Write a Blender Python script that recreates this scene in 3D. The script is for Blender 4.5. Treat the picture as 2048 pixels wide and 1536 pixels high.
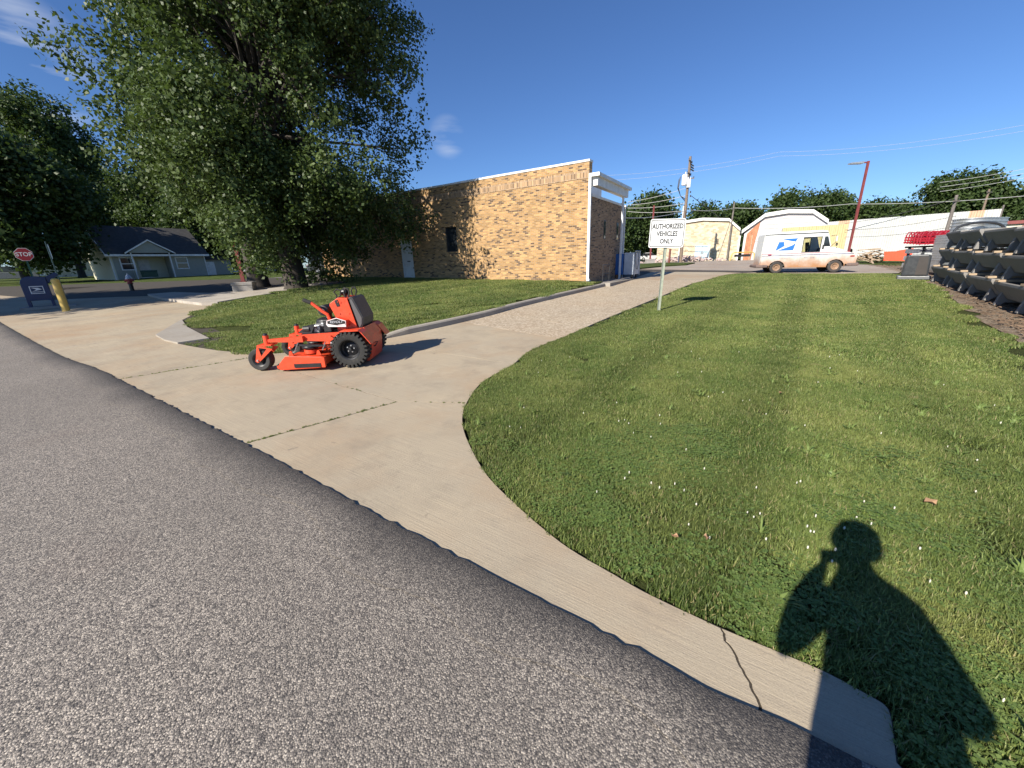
import bpy, bmesh, math, random
import numpy as np
from mathutils import Vector, Matrix, Euler, noise as mnoise
R_=math.radians
for o in list(bpy.data.objects): bpy.data.objects.remove(o)
scene=bpy.context.scene; COL=scene.collection
# ---------------------------------------------------------------- camera
F=769.; TH=math.atan(F/2433.); RO=math.atan2(81,2432); EYE=1.6
fw=np.array([0,math.cos(TH),-math.sin(TH)]); r0=np.array([1.,0,0]); u0=np.array([0,math.sin(TH),math.cos(TH)])
RV=math.cos(RO)*r0-math.sin(RO)*u0; UV=math.sin(RO)*r0+math.cos(RO)*u0; CP0=np.array([0,0,EYE])
cd=bpy.data.cameras.new('camera'); cam=bpy.data.objects.new('camera',cd); COL.objects.link(cam)
cd.sensor_fit='HORIZONTAL'; cd.sensor_width=36.; cd.lens=36.*F/2048.; cd.clip_start=0.02; cd.clip_end=3000
M=Matrix.Identity(4)
for i in range(3): M[i][0]=RV[i]; M[i][1]=UV[i]; M[i][2]=-fw[i]; M[i][3]=CP0[i]
cam.matrix_world=M; scene.camera=cam
scene.view_settings.view_transform='Standard'; scene.view_settings.look='None'
scene.view_settings.exposure=0.76; scene.view_settings.gamma=1.0
# ---------------------------------------------------------------- sky and sun
SUN_EL=R_(33.2); SH_AZ=R_(44.3)      # shadows fall 44 degrees right of straight ahead
world=bpy.data.worlds.new('World'); scene.world=world; world.use_nodes=True
wn=world.node_tree; wn.nodes.clear()
def wnew(t,**k):
    n=wn.nodes.new(t)
    for a,b in k.items(): setattr(n,a,b)
    return n
sky=wnew('ShaderNodeTexSky',sky_type='NISHITA',sun_disc=False,sun_elevation=SUN_EL,air_density=1.0,dust_density=0.0,ozone_density=4.6,altitude=200)
sky.sun_rotation=SH_AZ+math.pi
tc=wnew('ShaderNodeTexCoord'); mp=wnew('ShaderNodeMapping'); mp.inputs['Scale'].default_value=(2.2,2.2,12.0); mp.inputs['Rotation'].default_value=(0.15,0.2,0.4); mp.inputs['Location'].default_value=(1.35,0.4,0.3)
nz=wnew('ShaderNodeTexNoise'); nz.inputs['Scale'].default_value=1.5; nz.inputs['Detail'].default_value=7; nz.inputs['Roughness'].default_value=.55
rp=wnew('ShaderNodeValToRGB'); rp.color_ramp.elements[0].position=.44; rp.color_ramp.elements[1].position=.70; rp.color_ramp.elements[1].color=(.85,.85,.85,1)
mx=wnew('ShaderNodeMix',data_type='RGBA'); mx.inputs[7].default_value=(7.5,8.0,8.8,1)
bg=wnew('ShaderNodeBackground'); bg.inputs['Strength'].default_value=0.064; ow=wnew('ShaderNodeOutputWorld')
L=wn.links.new
L(tc.outputs['Generated'],mp.inputs['Vector']); L(mp.outputs['Vector'],nz.inputs['Vector']); L(nz.outputs['Fac'],rp.inputs['Fac']); 
# two wisps of cloud, one low on the left, a tiny one over the building
def wisp(px,py,wide,amt):
    d=fw+RV*(px-1024)/F-UV*(py-768)/F; d=d/np.linalg.norm(d); dt=wnew('ShaderNodeVectorMath',operation='DOT_PRODUCT'); dt.inputs[1].default_value=tuple(d); L(tc.outputs['Generated'],dt.inputs[0])
    mr=wnew('ShaderNodeMapRange',interpolation_type='SMOOTHSTEP'); mr.inputs['From Min'].default_value=math.cos(R_(wide)); mr.inputs['From Max'].default_value=math.cos(R_(wide*.15)); mr.inputs['To Max'].default_value=amt; L(dt.outputs['Value'],mr.inputs['Value']); return mr.outputs[0]
sm=wnew('ShaderNodeMath',operation='ADD'); L(wisp(40,125,5.5,1.),sm.inputs[0]); L(wisp(895,274,2.6,.6),sm.inputs[1]); ml=wnew('ShaderNodeMath',operation='MULTIPLY'); L(rp.outputs['Color'],ml.inputs[0]); L(sm.outputs[0],ml.inputs[1]); L(ml.outputs[0],mx.inputs[0])
hs=wnew('ShaderNodeMix',data_type='RGBA',blend_type='MULTIPLY'); hs.inputs[0].default_value=1.0; hs.inputs[7].default_value=(.74,.93,1.22,1)
L(sky.outputs['Color'],hs.inputs[6]); L(hs.outputs[2],mx.inputs[6]); L(mx.outputs[2],bg.inputs['Color']); L(bg.outputs['Background'],ow.inputs['Surface'])
sd=bpy.data.lights.new('sun','SUN'); sd.energy=5.0; sd.angle=R_(0.53); sd.color=(1.0,0.93,0.82)
sun=bpy.data.objects.new('sun',sd); COL.objects.link(sun)
SDIR=Vector((math.sin(SH_AZ)*math.cos(SUN_EL),math.cos(SH_AZ)*math.cos(SUN_EL),-math.sin(SUN_EL)))
sun.rotation_euler=SDIR.to_track_quat('-Z','Y').to_euler(); sun.location=(-20,-20,30)
# ---------------------------------------------------------------- ground height and pixel helpers
CPT=np.array([(0,0,0),(-6,0,0),(6,0,0),(0,-8,0),(-8,-8,0),(8,-8,0),(-2.7,6.1,0.02),(-10,6,.06),(4,11,.2),(5.5,17.5,.42),(16.4,22,.55),(10,10,.2),(18,16,.38),(9,4,.05),(-18,15.6,.33),(-21,22.2,.75),(-7,14,.42),(-6,24,.85),(-42,47.6,1.45),(31,64.6,.92),(17,39,.9),(0,40,1.1),(50,40,.8),(-60,20,.9),(-40,90,1.9),(60,100,1.2),(0,100,1.5),(-30,0,.1),(30,0,.1),(-30,-20,0),(30,-20,0),(150,100,1.5),(-150,100,2.2),(-150,-20,.3),(150,-20,.3),(0,250,2),(-200,250,2.5),(200,250,2)],float)
def _k(r2): return np.where(r2>0,.5*r2*np.log(r2+1e-12),0)
class TPS:
    def __init__(s,cp,lam=8.):
        cp=np.array(cp,float); s.cp=cp; n=len(cp); P=cp[:,:2]; d=((P[:,None]-P[None])**2).sum(-1)
        A=np.zeros((n+3,n+3)); A[:n,:n]=_k(d)+lam*np.eye(n); A[:n,n]=1; A[:n,n+1:]=P; A[n,:n]=1; A[n+1:,:n]=P.T
        b=np.zeros(n+3); b[:n]=cp[:,2]; s.w=np.linalg.solve(A,b)
    def __call__(s,x,y):
        x=np.asarray(x,float); y=np.asarray(y,float); n=len(s.cp)
        d=(x[...,None]-s.cp[:,0])**2+(y[...,None]-s.cp[:,1])**2
        return _k(d)@s.w[:n]+s.w[-3]+s.w[-2]*x+s.w[-1]*y
G=TPS(CPT)
def gz(x,y): return float(G(x,y))
def ray(px,py): return fw+RV*(px-1024)/F-UV*(py-768)/F
TS=np.concatenate([np.linspace(.5,40,300),np.linspace(40.5,300,500)])
def gp(px,py,dz=0.):
    "photo pixel -> point on the ground"
    d=ray(px,py); P=CP0+TS[:,None]*d; h=P[:,2]-G(P[:,0],P[:,1])-dz; i=int(np.argmax(h<0)); a,b=TS[i-1],TS[i]
    for _ in range(24):
        m=(a+b)/2; p=CP0+m*d
        if p[2]-G(p[0],p[1])-dz<0: b=m
        else: a=m
    return CP0+b*d
def gxy(*pts): return [tuple(gp(*p)[:2]) for p in pts]
def aty(px,py,Y): d=ray(px,py); return CP0+d*Y/d[1]
def onplane(px,py,q,dr):
    "photo pixel -> point on the vertical plane through q along dr"
    d=ray(px,py); n=np.array([dr[1],-dr[0],0.]); t=((np.array([q[0],q[1],0])-CP0)@n)/(d@n); return CP0+d*t
# ---------------------------------------------------------------- mesh helpers
class MB:
    def __init__(s): s.v=[]; s.f=[]
    def add(s,vs,fs):
        o=len(s.v); s.v+=[tuple(float(c) for c in v) for v in vs]; s.f+=[tuple(i+o for i in f) for f in fs]; return s
    def box(s,x0,x1,y0,y1,z0,z1):
        return s.add([(x,y,z) for z in (z0,z1) for y in (y0,y1) for x in (x0,x1)],[(0,2,3,1),(4,5,7,6),(0,1,5,4),(2,6,7,3),(0,4,6,2),(1,3,7,5)])
    def obox(s,c,size,rot=(0,0,0)):
        m=Euler(rot).to_matrix(); c=Vector(c); h=Vector(size)/2
        return s.add([c+m@Vector((x*h.x,y*h.y,z*h.z)) for z in (-1,1) for y in (-1,1) for x in (-1,1)],[(0,2,3,1),(4,5,7,6),(0,1,5,4),(2,6,7,3),(0,4,6,2),(1,3,7,5)])
    def beam(s,p,q,w,h):
        p=Vector(p); q=Vector(q); d=(q-p).normalized(); up=Vector((0,0,1)) if abs(d.z)<.95 else Vector((1,0,0))
        a=d.cross(up).normalized()*w/2; b=a.cross(d).normalized()*h/2
        return s.add([e+i*a+j*b for e in (p,q) for j in (-1,1) for i in (-1,1)],[(0,2,3,1),(4,5,7,6),(0,1,5,4),(2,6,7,3),(0,4,6,2),(1,3,7,5)])
    def prism(s,poly,axis,a,b):
        def P(u,w,t): return {'x':(t,u,w),'y':(u,t,w),'z':(u,w,t)}[axis]
        n=len(poly); vs=[P(u,w,a) for u,w in poly]+[P(u,w,b) for u,w in poly]
        ar=sum(poly[i][0]*poly[(i+1)%n][1]-poly[(i+1)%n][0]*poly[i][1] for i in range(n))
        flip=(ar>0)==(b>a)
        if axis=='y': flip=not flip
        fs=[tuple(range(n)),tuple(range(2*n-1,n-1,-1))]+[(i,i+n,(i+1)%n+n,(i+1)%n) for i in range(n)]
        if flip: fs=[tuple(reversed(f)) for f in fs]
        return s.add(vs,fs)
    def tube(s,pts,r,n=8,caps=True):
        pts=[Vector(p) for p in pts]; rs=r if isinstance(r,(list,tuple)) else [r]*len(pts); vs=[];fs=[]; prev=None
        for i,p in enumerate(pts):
            d=(pts[min(i+1,len(pts)-1)]-pts[max(i-1,0)]).normalized()
            if prev is None:
                up=Vector((0,0,1)) if abs(d.z)<.9 else Vector((1,0,0)); a=d.cross(up).normalized()
            else: a=(prev-d*prev.dot(d)).normalized()
            prev=a; b=d.cross(a)
            vs+=[p+rs[i]*(math.cos(2*math.pi*k/n)*a+math.sin(2*math.pi*k/n)*b) for k in range(n)]
        for i in range(len(pts)-1):
            for k in range(n): fs.append((i*n+k,i*n+(k+1)%n,(i+1)*n+(k+1)%n,(i+1)*n+k))
        if caps: fs+=[tuple(reversed(range(n))),tuple(range((len(pts)-1)*n,len(pts)*n))]
        return s.add(vs,fs)
    def cyl(s,p,q,r,r2=None,n=14): return s.tube([p,q],[r,r if r2 is None else r2],n)
    def lathe(s,prof,o=(0,0,0),axis='z',n=24,close=False):
        vs=[];fs=[]; m=len(prof)
        for k in range(n):
            c,sn=math.cos(2*math.pi*k/n),math.sin(2*math.pi*k/n)
            for r,h in prof:
                p={'z':(r*c,r*sn,h),'y':(r*c,h,r*sn),'x':(h,r*c,r*sn)}[axis]; vs.append((p[0]+o[0],p[1]+o[1],p[2]+o[2]))
        for k in range(n):
            k2=(k+1)%n
            for i in range(m if close else m-1):
                j=(i+1)%m; q=(k*m+i,k2*m+i,k2*m+j,k*m+j); fs.append(q if axis!='y' else tuple(reversed(q)))
        return s.add(vs,fs)
    def text(s,txt,size,fn,ext=0.004,font=None,align='CENTER',sx=1.0,off=0.0):
        cu=bpy.data.curves.new('t','FONT'); cu.body=txt; cu.size=size; cu.extrude=ext; cu.align_x=align; cu.align_y='CENTER'; cu.offset=off; cu.resolution_u=3
        ob=bpy.data.objects.new('t',cu); COL.objects.link(ob); dg=bpy.context.evaluated_depsgraph_get(); me=ob.evaluated_get(dg).to_mesh()
        s.add([fn(v.co.x*sx,v.co.y,v.co.z) for v in me.vertices],[tuple(p.vertices) for p in me.polygons])
        bpy.data.objects.remove(ob); return s
    def build(s,name,mat,parent=None,smooth=False,bevel=0,flat_angle=35):
        me=bpy.data.meshes.new(name); me.from_pydata(s.v,[],s.f); me.update()
        ms=mat if isinstance(mat,(list,tuple)) else [mat]
        for m in ms: me.materials.append(m)
        o=bpy.data.objects.new(name,me); COL.objects.link(o)
        if smooth:
            for p in me.polygons: p.use_smooth=True
            me.set_sharp_from_angle(angle=R_(flat_angle))
        if bevel:
            b=o.modifiers.new('bevel','BEVEL'); b.width=bevel; b.segments=2; b.limit_method='ANGLE'; b.angle_limit=R_(40)
        if parent is not None: o.parent=parent
        return o
def tag(o,label=None,cat=None,group=None,kind=None):
    if label: o['label']=label
    if cat: o['category']=cat
    if group: o['group']=group
    if kind: o['kind']=kind
    return o
def thing(name,label,cat,loc=(0,0,0),rz=0,group=None,rot=None):
    o=bpy.data.objects.new(name,None); COL.objects.link(o); o.location=loc; o.rotation_euler=rot if rot else (0,0,rz); o.empty_display_size=.2
    return tag(o,label,cat,group)
def struct(o): o['kind']='structure'; return o
def copy_tree(o,parent=None):
    c=o.copy(); COL.objects.link(c); c.parent=parent
    for ch in [x for x in bpy.data.objects if x.parent==o]: copy_tree(ch,c)
    return c
# ---------------------------------------------------------------- material helpers
class NT:
    def __init__(s,name):
        s.m=bpy.data.materials.new(name); s.m.use_nodes=True; s.t=s.m.node_tree; s.b=s.t.nodes['Principled BSDF']; s.out=s.t.nodes['Material Output']; s.tc=None
    def n(s,t,**k):
        x=s.t.nodes.new(t)
        for a,b in k.items():
            if a.startswith('i_'): x.inputs[int(a[2:]) if a[2:].isdigit() else a[2:].replace('_',' ')].default_value=b
            else: setattr(x,a,b)
        return x
    def l(s,a,b): s.t.links.new(a,b); return s
    def co(s,kind='Object'):
        if s.tc is None: s.tc=s.n('ShaderNodeTexCoord')
        return s.tc.outputs[kind]
    def pos(s): return s.n('ShaderNodeNewGeometry').outputs['Position']
    def noise(s,vec,scale,detail=4,rough=.55,out='Fac'):
        x=s.n('ShaderNodeTexNoise'); x.inputs['Scale'].default_value=scale; x.inputs['Detail'].default_value=detail; x.inputs['Roughness'].default_value=rough; s.l(vec,x.inputs['Vector']); return x.outputs[out]
    def vor(s,vec,scale,out='Color',feature='F1'):
        x=s.n('ShaderNodeTexVoronoi',feature=feature); x.inputs['Scale'].default_value=scale; s.l(vec,x.inputs['Vector']); return x.outputs[out]
    def ramp(s,f,stops,interp='LINEAR'):
        x=s.n('ShaderNodeValToRGB'); cr=x.color_ramp; cr.interpolation=interp
        while len(cr.elements)<len(stops): cr.elements.new(.5)
        for e,(p,c) in zip(cr.elements,stops): e.position=p; e.color=(c,c,c,1) if isinstance(c,(int,float)) else (*c,1)
        s.l(f,x.inputs['Fac']); return x.outputs['Color']
    def mix(s,f,a,b,mode='MIX'):
        x=s.n('ShaderNodeMix',data_type='RGBA',blend_type=mode)
        for sock,v in ((0,f),(6,a),(7,b)):
            if hasattr(v,'links'): s.l(v,x.inputs[sock])
            else: x.inputs[sock].default_value=v if sock==0 else (*v,1)
        return x.outputs[2]
    def math(s,op,a,b=0.,c=None,clamp=False):
        x=s.n('ShaderNodeMath',operation=op,use_clamp=clamp)
        for i,v in enumerate((a,b,c)):
            if v is None: continue
            if hasattr(v,'links'): s.l(v,x.inputs[i])
            else: x.inputs[i].default_value=v
        return x.outputs[0]
    def sep(s,v):
        x=s.n('ShaderNodeSeparateXYZ'); s.l(v,x.inputs[0]); return x.outputs
    def comb(s,a,b,c):
        x=s.n('ShaderNodeCombineXYZ')
        for i,v in enumerate((a,b,c)):
            if hasattr(v,'links'): s.l(v,x.inputs[i])
            else: x.inputs[i].default_value=v
        return x.outputs[0]
    def scale(s,v,sc):
        x=s.n('ShaderNodeMapping'); x.inputs['Scale'].default_value=sc; s.l(v,x.inputs['Vector']); return x.outputs[0]
    def bump(s,h,strength,dist=.01):
        x=s.n('ShaderNodeBump'); x.inputs['Strength'].default_value=strength; x.inputs['Distance'].default_value=dist; s.l(h,x.inputs['Height']); s.l(x.outputs[0],s.b.inputs['Normal']); return s
    def col(s,c):
        if hasattr(c,'links'): s.l(c,s.b.inputs['Base Color'])
        else: s.b.inputs['Base Color'].default_value=(*c,1)
        return s
    def set(s,rough=None,metal=None,spec=None,coat=None):
        if rough is not None:
            if hasattr(rough,'links'): s.l(rough,s.b.inputs['Roughness'])
            else: s.b.inputs['Roughness'].default_value=rough
        if metal is not None: s.b.inputs['Metallic'].default_value=metal
        if spec is not None: s.b.inputs['Specular IOR Level'].default_value=spec
        if coat is not None: s.b.inputs['Coat Weight'].default_value=coat
        return s
def simple(name,col,rough=.6,metal=0.,var=.15,vs=3.,spec=.5,bump=0,coat=0,dirt=None,bs=60.):
    "painted or plain surface with mottling, and optional dirt colour in blotches"
    t=NT(name); v=t.co(); f=t.noise(v,vs,5,.6)
    c=t.mix(t.ramp(f,[(.3,0.),(.75,1.)]),tuple(x*(1-var) for x in col),tuple(min(1,x*(1+var)) for x in col))
    if dirt: c=t.mix(t.ramp(t.noise(v,vs*1.7,7,.7),[(.52,0.),(.7,.75)]),c,dirt)
    t.col(c).set(t.ramp(t.noise(v,vs*4,3),[(.3,max(0,rough-.08)),(.7,min(1,rough+.1))]),metal,spec,coat)
    if bump: t.bump(t.noise(v,bs,4),bump,.004)
    return t.m
# ================================================================ materials of the ground
def m_asphalt():
    t=NT('aged_asphalt'); p=t.pos()
    v=t.n('ShaderNodeTexVoronoi'); v.inputs['Scale'].default_value=165; t.l(p,v.inputs['Vector'])
    v2=t.n('ShaderNodeTexVoronoi'); v2.inputs['Scale'].default_value=85; t.l(p,v2.inputs['Vector'])
    s1=t.sep(v.outputs['Color']); s2=t.sep(v2.outputs['Color'])
    stone=t.ramp(s1[0],[(0,(.045,.042,.038)),(.25,(.118,.102,.09)),(.55,(.285,.245,.208)),(.8,(.48,.415,.342)),(1,(.80,.70,.575))])
    st2=t.ramp(s2[0],[(0,(.055,.053,.054)),(.5,(.245,.222,.19)),(1,(.53,.475,.39))])
    c=t.mix(.28,stone,st2)
    c=t.mix(t.ramp(v.outputs['Distance'],[(.45,0.),(.85,.7)]),c,(.03,.028,.027))
    c=t.mix(t.ramp(t.noise(p,.55,5,.6),[(.3,.34),(.7,0.)]),c,(.115,.105,.092))
    c=t.mix(t.ramp(t.noise(t.scale(p,(1,1,1)),.9,3),[(.62,0.),(.75,.10)]),c,(.20,.115,.08))
    c=t.mix(t.ramp(t.noise(p,.22,4,.6),[(.38,.2),(.56,0.)]),c,(.10,.088,.078)); c=t.mix(t.ramp(t.noise(p,1.9,5,.7),[(.62,0.),(.74,.35)]),c,(.06,.055,.05))
    at=t.n('ShaderNodeAttribute',attribute_name='edge')
    c=t.mix(t.math('MULTIPLY',at.outputs['Fac'],.86),c,(.026,.025,.026))
    t.col(c).set(t.ramp(s1[1],[(0,.5),(1,.85)]),spec=.35)
    h=t.math('ADD',t.math('MULTIPLY',v.outputs['Distance'],-1.0),t.math('MULTIPLY',s1[2],.7)); t.bump(h,.5,.006); return t.m
def m_concrete(name,base=(.435,.36,.25),stain=(.37,.24,.135),grey=(.36,.31,.23),agg=False):
    t=NT(name); p=t.pos()
    c=t.mix(t.ramp(t.noise(p,.5,6,.6),[(.35,0.),(.7,1.)]),base,grey)
    c=t.mix(t.ramp(t.noise(p,.35,5,.65),[(.46,0.),(.68,.75)]),c,stain)
    c=t.mix(t.ramp(t.noise(p,2.2,6,.7),[(.55,0.),(.8,.4)]),c,(.25,.20,.15))
    c=t.mix(t.ramp(t.noise(p,1.1,7,.7),[(.50,0.),(.66,.45)]),c,tuple(v*.70 for v in grey)); c=t.mix(t.ramp(t.noise(p,.8,6,.7),[(.30,.5),(.44,0.)]),c,tuple(min(1,v*1.22) for v in base)); c=t.mix(t.ramp(t.noise(p,6.,4,.6),[(.66,0.),(.74,.5)]),c,(.13,.11,.09))
    x=t.n('ShaderNodeMapping',vector_type='TEXTURE'); x.inputs['Rotation'].default_value=(0,0,R_(-34)); x.inputs['Scale'].default_value=(1,1/60,1); t.l(p,x.inputs['Vector'])
    br=t.noise(x.outputs[0],2.0,3,.6)
    c=t.mix(t.ramp(br,[(.35,.38),(.62,0.)]),c,(.25,.205,.16))
    sp=t.noise(p,180,3,.7); c=t.mix(t.ramp(sp,[(.56,0.),(.72,.5)]),c,(.20,.17,.14)); c=t.mix(t.ramp(sp,[(.25,.3),(.42,0.)]),c,(.62,.55,.46))
    if agg:
        v=t.vor(p,28); s=t.sep(v); a=t.ramp(s[0],[(0,(.20,.15,.10)),(.5,(.40,.32,.23)),(1,(.62,.54,.42))]); c=t.mix(.55,c,a)
    t.col(c).set(.88,spec=.25); h=t.math('ADD',t.math('MULTIPLY',br,.8),t.math('MULTIPLY',t.noise(p,90,4),.6)); t.bump(h,.45,.007); return t.m
def m_soil(name,a=(.055,.075,.022),b=(.10,.12,.035),dry=(.16,.13,.06)):
    t=NT(name); p=t.pos(); c=t.mix(t.ramp(t.noise(p,1.1,6,.65),[(.35,0.),(.68,1.)]),a,b)
    c=t.mix(t.ramp(t.noise(p,26,5,.7),[(.45,0.),(.75,.8)]),c,tuple(x*.4 for x in a)); c=t.mix(t.ramp(t.noise(p,.45,5,.6),[(.58,0.),(.75,.5)]),c,dry)
    t.col(c).set(.95,spec=.1).bump(t.noise(p,40,6,.75),1.0,.05); return t.m
M_asph=m_asphalt(); M_conc=m_concrete('broomed_concrete'); M_conc2=m_concrete('exposed_aggregate_concrete',(.45,.37,.25),(.38,.25,.14),(.38,.32,.235),True)
M_kerb=m_concrete('kerb_concrete',(.36,.33,.28),(.27,.23,.18),(.30,.28,.25)); M_walk=m_concrete('sidewalk_concrete',(.46,.42,.36),(.36,.31,.25),(.38,.35,.31))
M_soil=m_soil('lawn_soil',(.05,.062,.02),(.085,.10,.03)); M_far=m_soil('distant_grass',(.06,.085,.022),(.105,.135,.036),(.15,.13,.06)); M_gap=simple('dirt_in_joints',(.05,.04,.028),.95,bump=.5)
M_lot=m_concrete('rear_lot_paving',(.40,.33,.26),(.33,.23,.16),(.30,.27,.235)); M_street=m_concrete('old_street_paving',(.26,.245,.225),(.22,.20,.18),(.20,.19,.18))
def m_dirt():
    t=NT('bare_dirt_with_debris'); p=t.pos(); c=t.mix(t.ramp(t.noise(p,1.3,6,.65),[(.35,0.),(.65,1.)]),(.20,.135,.085),(.33,.27,.20))
    s=t.sep(t.vor(p,22)); c=t.mix(.5,c,t.ramp(s[0],[(0,(.07,.05,.035)),(.5,(.22,.16,.11)),(1,(.42,.36,.29))])); t.col(c).set(.95,spec=.1).bump(t.noise(p,18,6,.75),1.,.06); return t.m
M_dirt=m_dirt()
# ================================================================ ground sheets
def sheet(name,outline,zf,mat,cell=1.,thick=0.,parent=None,cuts=(),maxcuts=140):
    bm=bmesh.new(); pts=[p for i,p in enumerate(outline) if i==0 or math.dist(p,outline[i-1])>1e-4]
    f=bm.faces.new([bm.verts.new((x,y,0)) for x,y in pts])
    if f.normal.z<0 or f.calc_area()==0: f.normal_update()
    if f.normal.z<0: f.normal_flip()
    bmesh.ops.triangulate(bm,faces=bm.faces[:])
    for (cx,cy),(nx,ny) in cuts:
        bmesh.ops.bisect_plane(bm,geom=bm.verts[:]+bm.edges[:]+bm.faces[:],plane_co=(cx,cy,0),plane_no=(nx,ny,0),clear_inner=True)
    if not bm.verts: bm.free(); return None
    xs=[v.co.x for v in bm.verts]; ys=[v.co.y for v in bm.verts]
    for ax,(a,b) in enumerate(((min(xs),max(xs)),(min(ys),max(ys)))):
        q=math.floor(a/cell)*cell+cell
        while q<b:
            no=(1,0,0) if ax==0 else (0,1,0); co=(q,0,0) if ax==0 else (0,q,0)
            bmesh.ops.bisect_plane(bm,geom=bm.verts[:]+bm.edges[:]+bm.faces[:],plane_co=co,plane_no=no)
            q+=cell*(1 if abs(q)<22 else 4)
    bmesh.ops.remove_doubles(bm,verts=bm.verts[:],dist=1e-4)
    X=np.array([v.co.x for v in bm.verts]); Y=np.array([v.co.y for v in bm.verts]); Z=zf(X,Y)
    for v,z in zip(bm.verts,Z): v.co.z=z
    bm.normal_update()
    for f in bm.faces:
        if f.normal.z<0: f.normal_flip()
        f.smooth=False
    if thick:
        ed=[e for e in bm.edges if e.is_boundary]
        for e in ed: e.smooth=False
        r=bmesh.ops.extrude_edge_only(bm,edges=ed)
        for v in r['geom']:
            if isinstance(v,bmesh.types.BMVert): v.co.z-=thick
        for f in r['geom']:
            if isinstance(f,bmesh.types.BMFace): f.smooth=False
        bm.normal_update(); cen=None
        bmesh.ops.recalc_face_normals(bm,faces=bm.faces[:])
        if sum(f.normal.z*f.calc_area() for f in bm.faces)<0:
            for f in bm.faces: f.normal_flip()
    me=bpy.data.meshes.new(name); bm.to_mesh(me); bm.free(); me.materials.append(mat)
    o=bpy.data.objects.new(name,me); COL.objects.link(o)
    if parent is not None: o.parent=parent
    else: struct(o)
    return o
def off(dz): return lambda x,y: G(x,y)+dz
def jag(pts,step,amp,seed=0):
    rnd=random.Random(seed); out=[pts[0]]
    for a,b in zip(pts,pts[1:]):
        L=math.dist(a,b); n=max(1,int(L/step)); dx,dy=(b[0]-a[0])/L,(b[1]-a[1])/L
        for i in range(1,n+1):
            t=i/n; k=rnd.gauss(0,amp) if i<n else 0; out.append((a[0]+(b[0]-a[0])*t-dy*k,a[1]+(b[1]-a[1])*t+dx*k))
    return out
def smoothline(pts,sub=4):
    out=[]; n=len(pts)
    for i in range(n-1):
        p0=pts[max(i-1,0)];p1=pts[i];p2=pts[i+1];p3=pts[min(i+2,n-1)]
        for k in range(sub):
            t=k/sub; out.append(tuple(.5*((2*p1[j])+(-p0[j]+p2[j])*t+(2*p0[j]-5*p1[j]+4*p2[j]-p3[j])*t*t+(-p0[j]+3*p1[j]-3*p2[j]+p3[j])*t**3) for j in (0,1)))
    return out+[pts[-1]]
sheet('ground',[(-420,-60),(420,-60),(420,620),(-420,620)],off(-.15),M_far,2.)
# --- traced lines (photo pixels on the ground)
A_px=gxy((0,645),(60,680),(130,716),(200,741),(336,811),(487,888),(589,942),(743,1027),(896,1104),(984,1153),(1076,1200),(1300,1316),(1410,1380),(1519,1427),(1585,1456),(1720,1526))
DIRR=((A_px[0][0]-A_px[5][0]),(A_px[0][1]-A_px[5][1])); dl=math.hypot(*DIRR); RD=(DIRR[0]/dl,DIRR[1]/dl)
A_line=[(A_px[0][0]+RD[0]*25,A_px[0][1]+RD[1]*25)]+smoothline(A_px,3)          # asphalt edge, far left -> near right
GR_far=gxy((1484,545.8),(1453,549),(1412,560),(1379,569),(1326,591),(1281,609),(1200,642),(1132,672),(1064,699),(1028,728))
GR_near=gxy((1028,728),(968,762),(938,798),(926,830),(929,863),(949,908),(978,954),(1030,1006),(1082,1052),(1141,1097),(1225,1146),(1300,1188),(1442,1254),(1603,1321),(1665,1349),(1735,1387),(1771,1409),(1786,1438),(1797,1526))
GRf=smoothline(GR_far,3); GRn=smoothline(GR_near,4)
KB=smoothline(gxy((751,681),(814,669),(910,648),(985,630),(1053,611),(1206,574),(1261,559)),4)   # foot of the kerb
D0=(-2.89,8.1); D1=GR_far[-1]
LAWN_EDGE=smoothline([D0,(-3.6,7.6),(-4.4,7.32),(-5.15,7.41),(-5.75,7.59),(-6.62,8.01),(-7.31,8.4)],4)
J2a=min(A_line,key=lambda p:math.dist(p,(-6.41,6.01))); iJ2=A_line.index(J2a); J1a=min(A_line,key=lambda p:math.dist(p,(-2.63,3.42))); iJ1=A_line.index(J1a)
J2b=(-4.82,7.0); JX=(-1.42,4.48); JN=(-2.63,5.37); JG=min(GRn,key=lambda p:math.dist(p,(-.55,4.39))); iJG=GRn.index(JG)
# --- road
rd=jag(A_line,.05,.0085,3)
rp_=[(p[0],p[1]) for p in rd]+[(1.45,.62),(3.4,-.62),(12,-6.2),(40,-24),(40,-60),(-60,-60),(-75,40),(-45,30)]
road=sheet('road',rp_,off(.014),M_asph,.5,.06,maxcuts=400)
def seg_dist(P,line):
    line=np.asarray(line); best=np.full(len(P),1e9)
    for a,b in zip(line,line[1:]):
        d=b-a; t=np.clip(((P-a)@d)/(d@d+1e-12),0,1); best=np.minimum(best,np.hypot(*(P-a-t[:,None]*d).T))
    return best
rows=[]; fs=[]; ev=[]; rnd=random.Random(4)
for i,p in enumerate(rd):
    a=rd[max(i-1,0)]; b=rd[min(i+1,len(rd)-1)]; a=rd[max(i-4,0)]; b=rd[min(i+4,len(rd)-1)]; d=Vector((b[0]-a[0],b[1]-a[1])).normalized(); nx,ny=d.y,-d.x
    w=.34+.22*(mnoise.noise(Vector((p[0]*1.3,p[1]*1.3,7)))) 
    for k,(u,e) in enumerate(((-.004,1.),(.004,1.),(.35*w,.6),(w,0.))):
        x,y=p[0]+nx*u,p[1]+ny*u; rows.append((x,y,gz(x,y)+(-.03 if k==0 else .0185))); ev.append(e)
    if i:
        o=i*4; fs+=[(o-4+k,o-3+k,o+1+k,o+k) for k in range(3)]
re_=MB().add(rows,fs).build('raked_edge',M_asph,road,True,flat_angle=60); re_['label']='darker raked edge of the asphalt'
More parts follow.
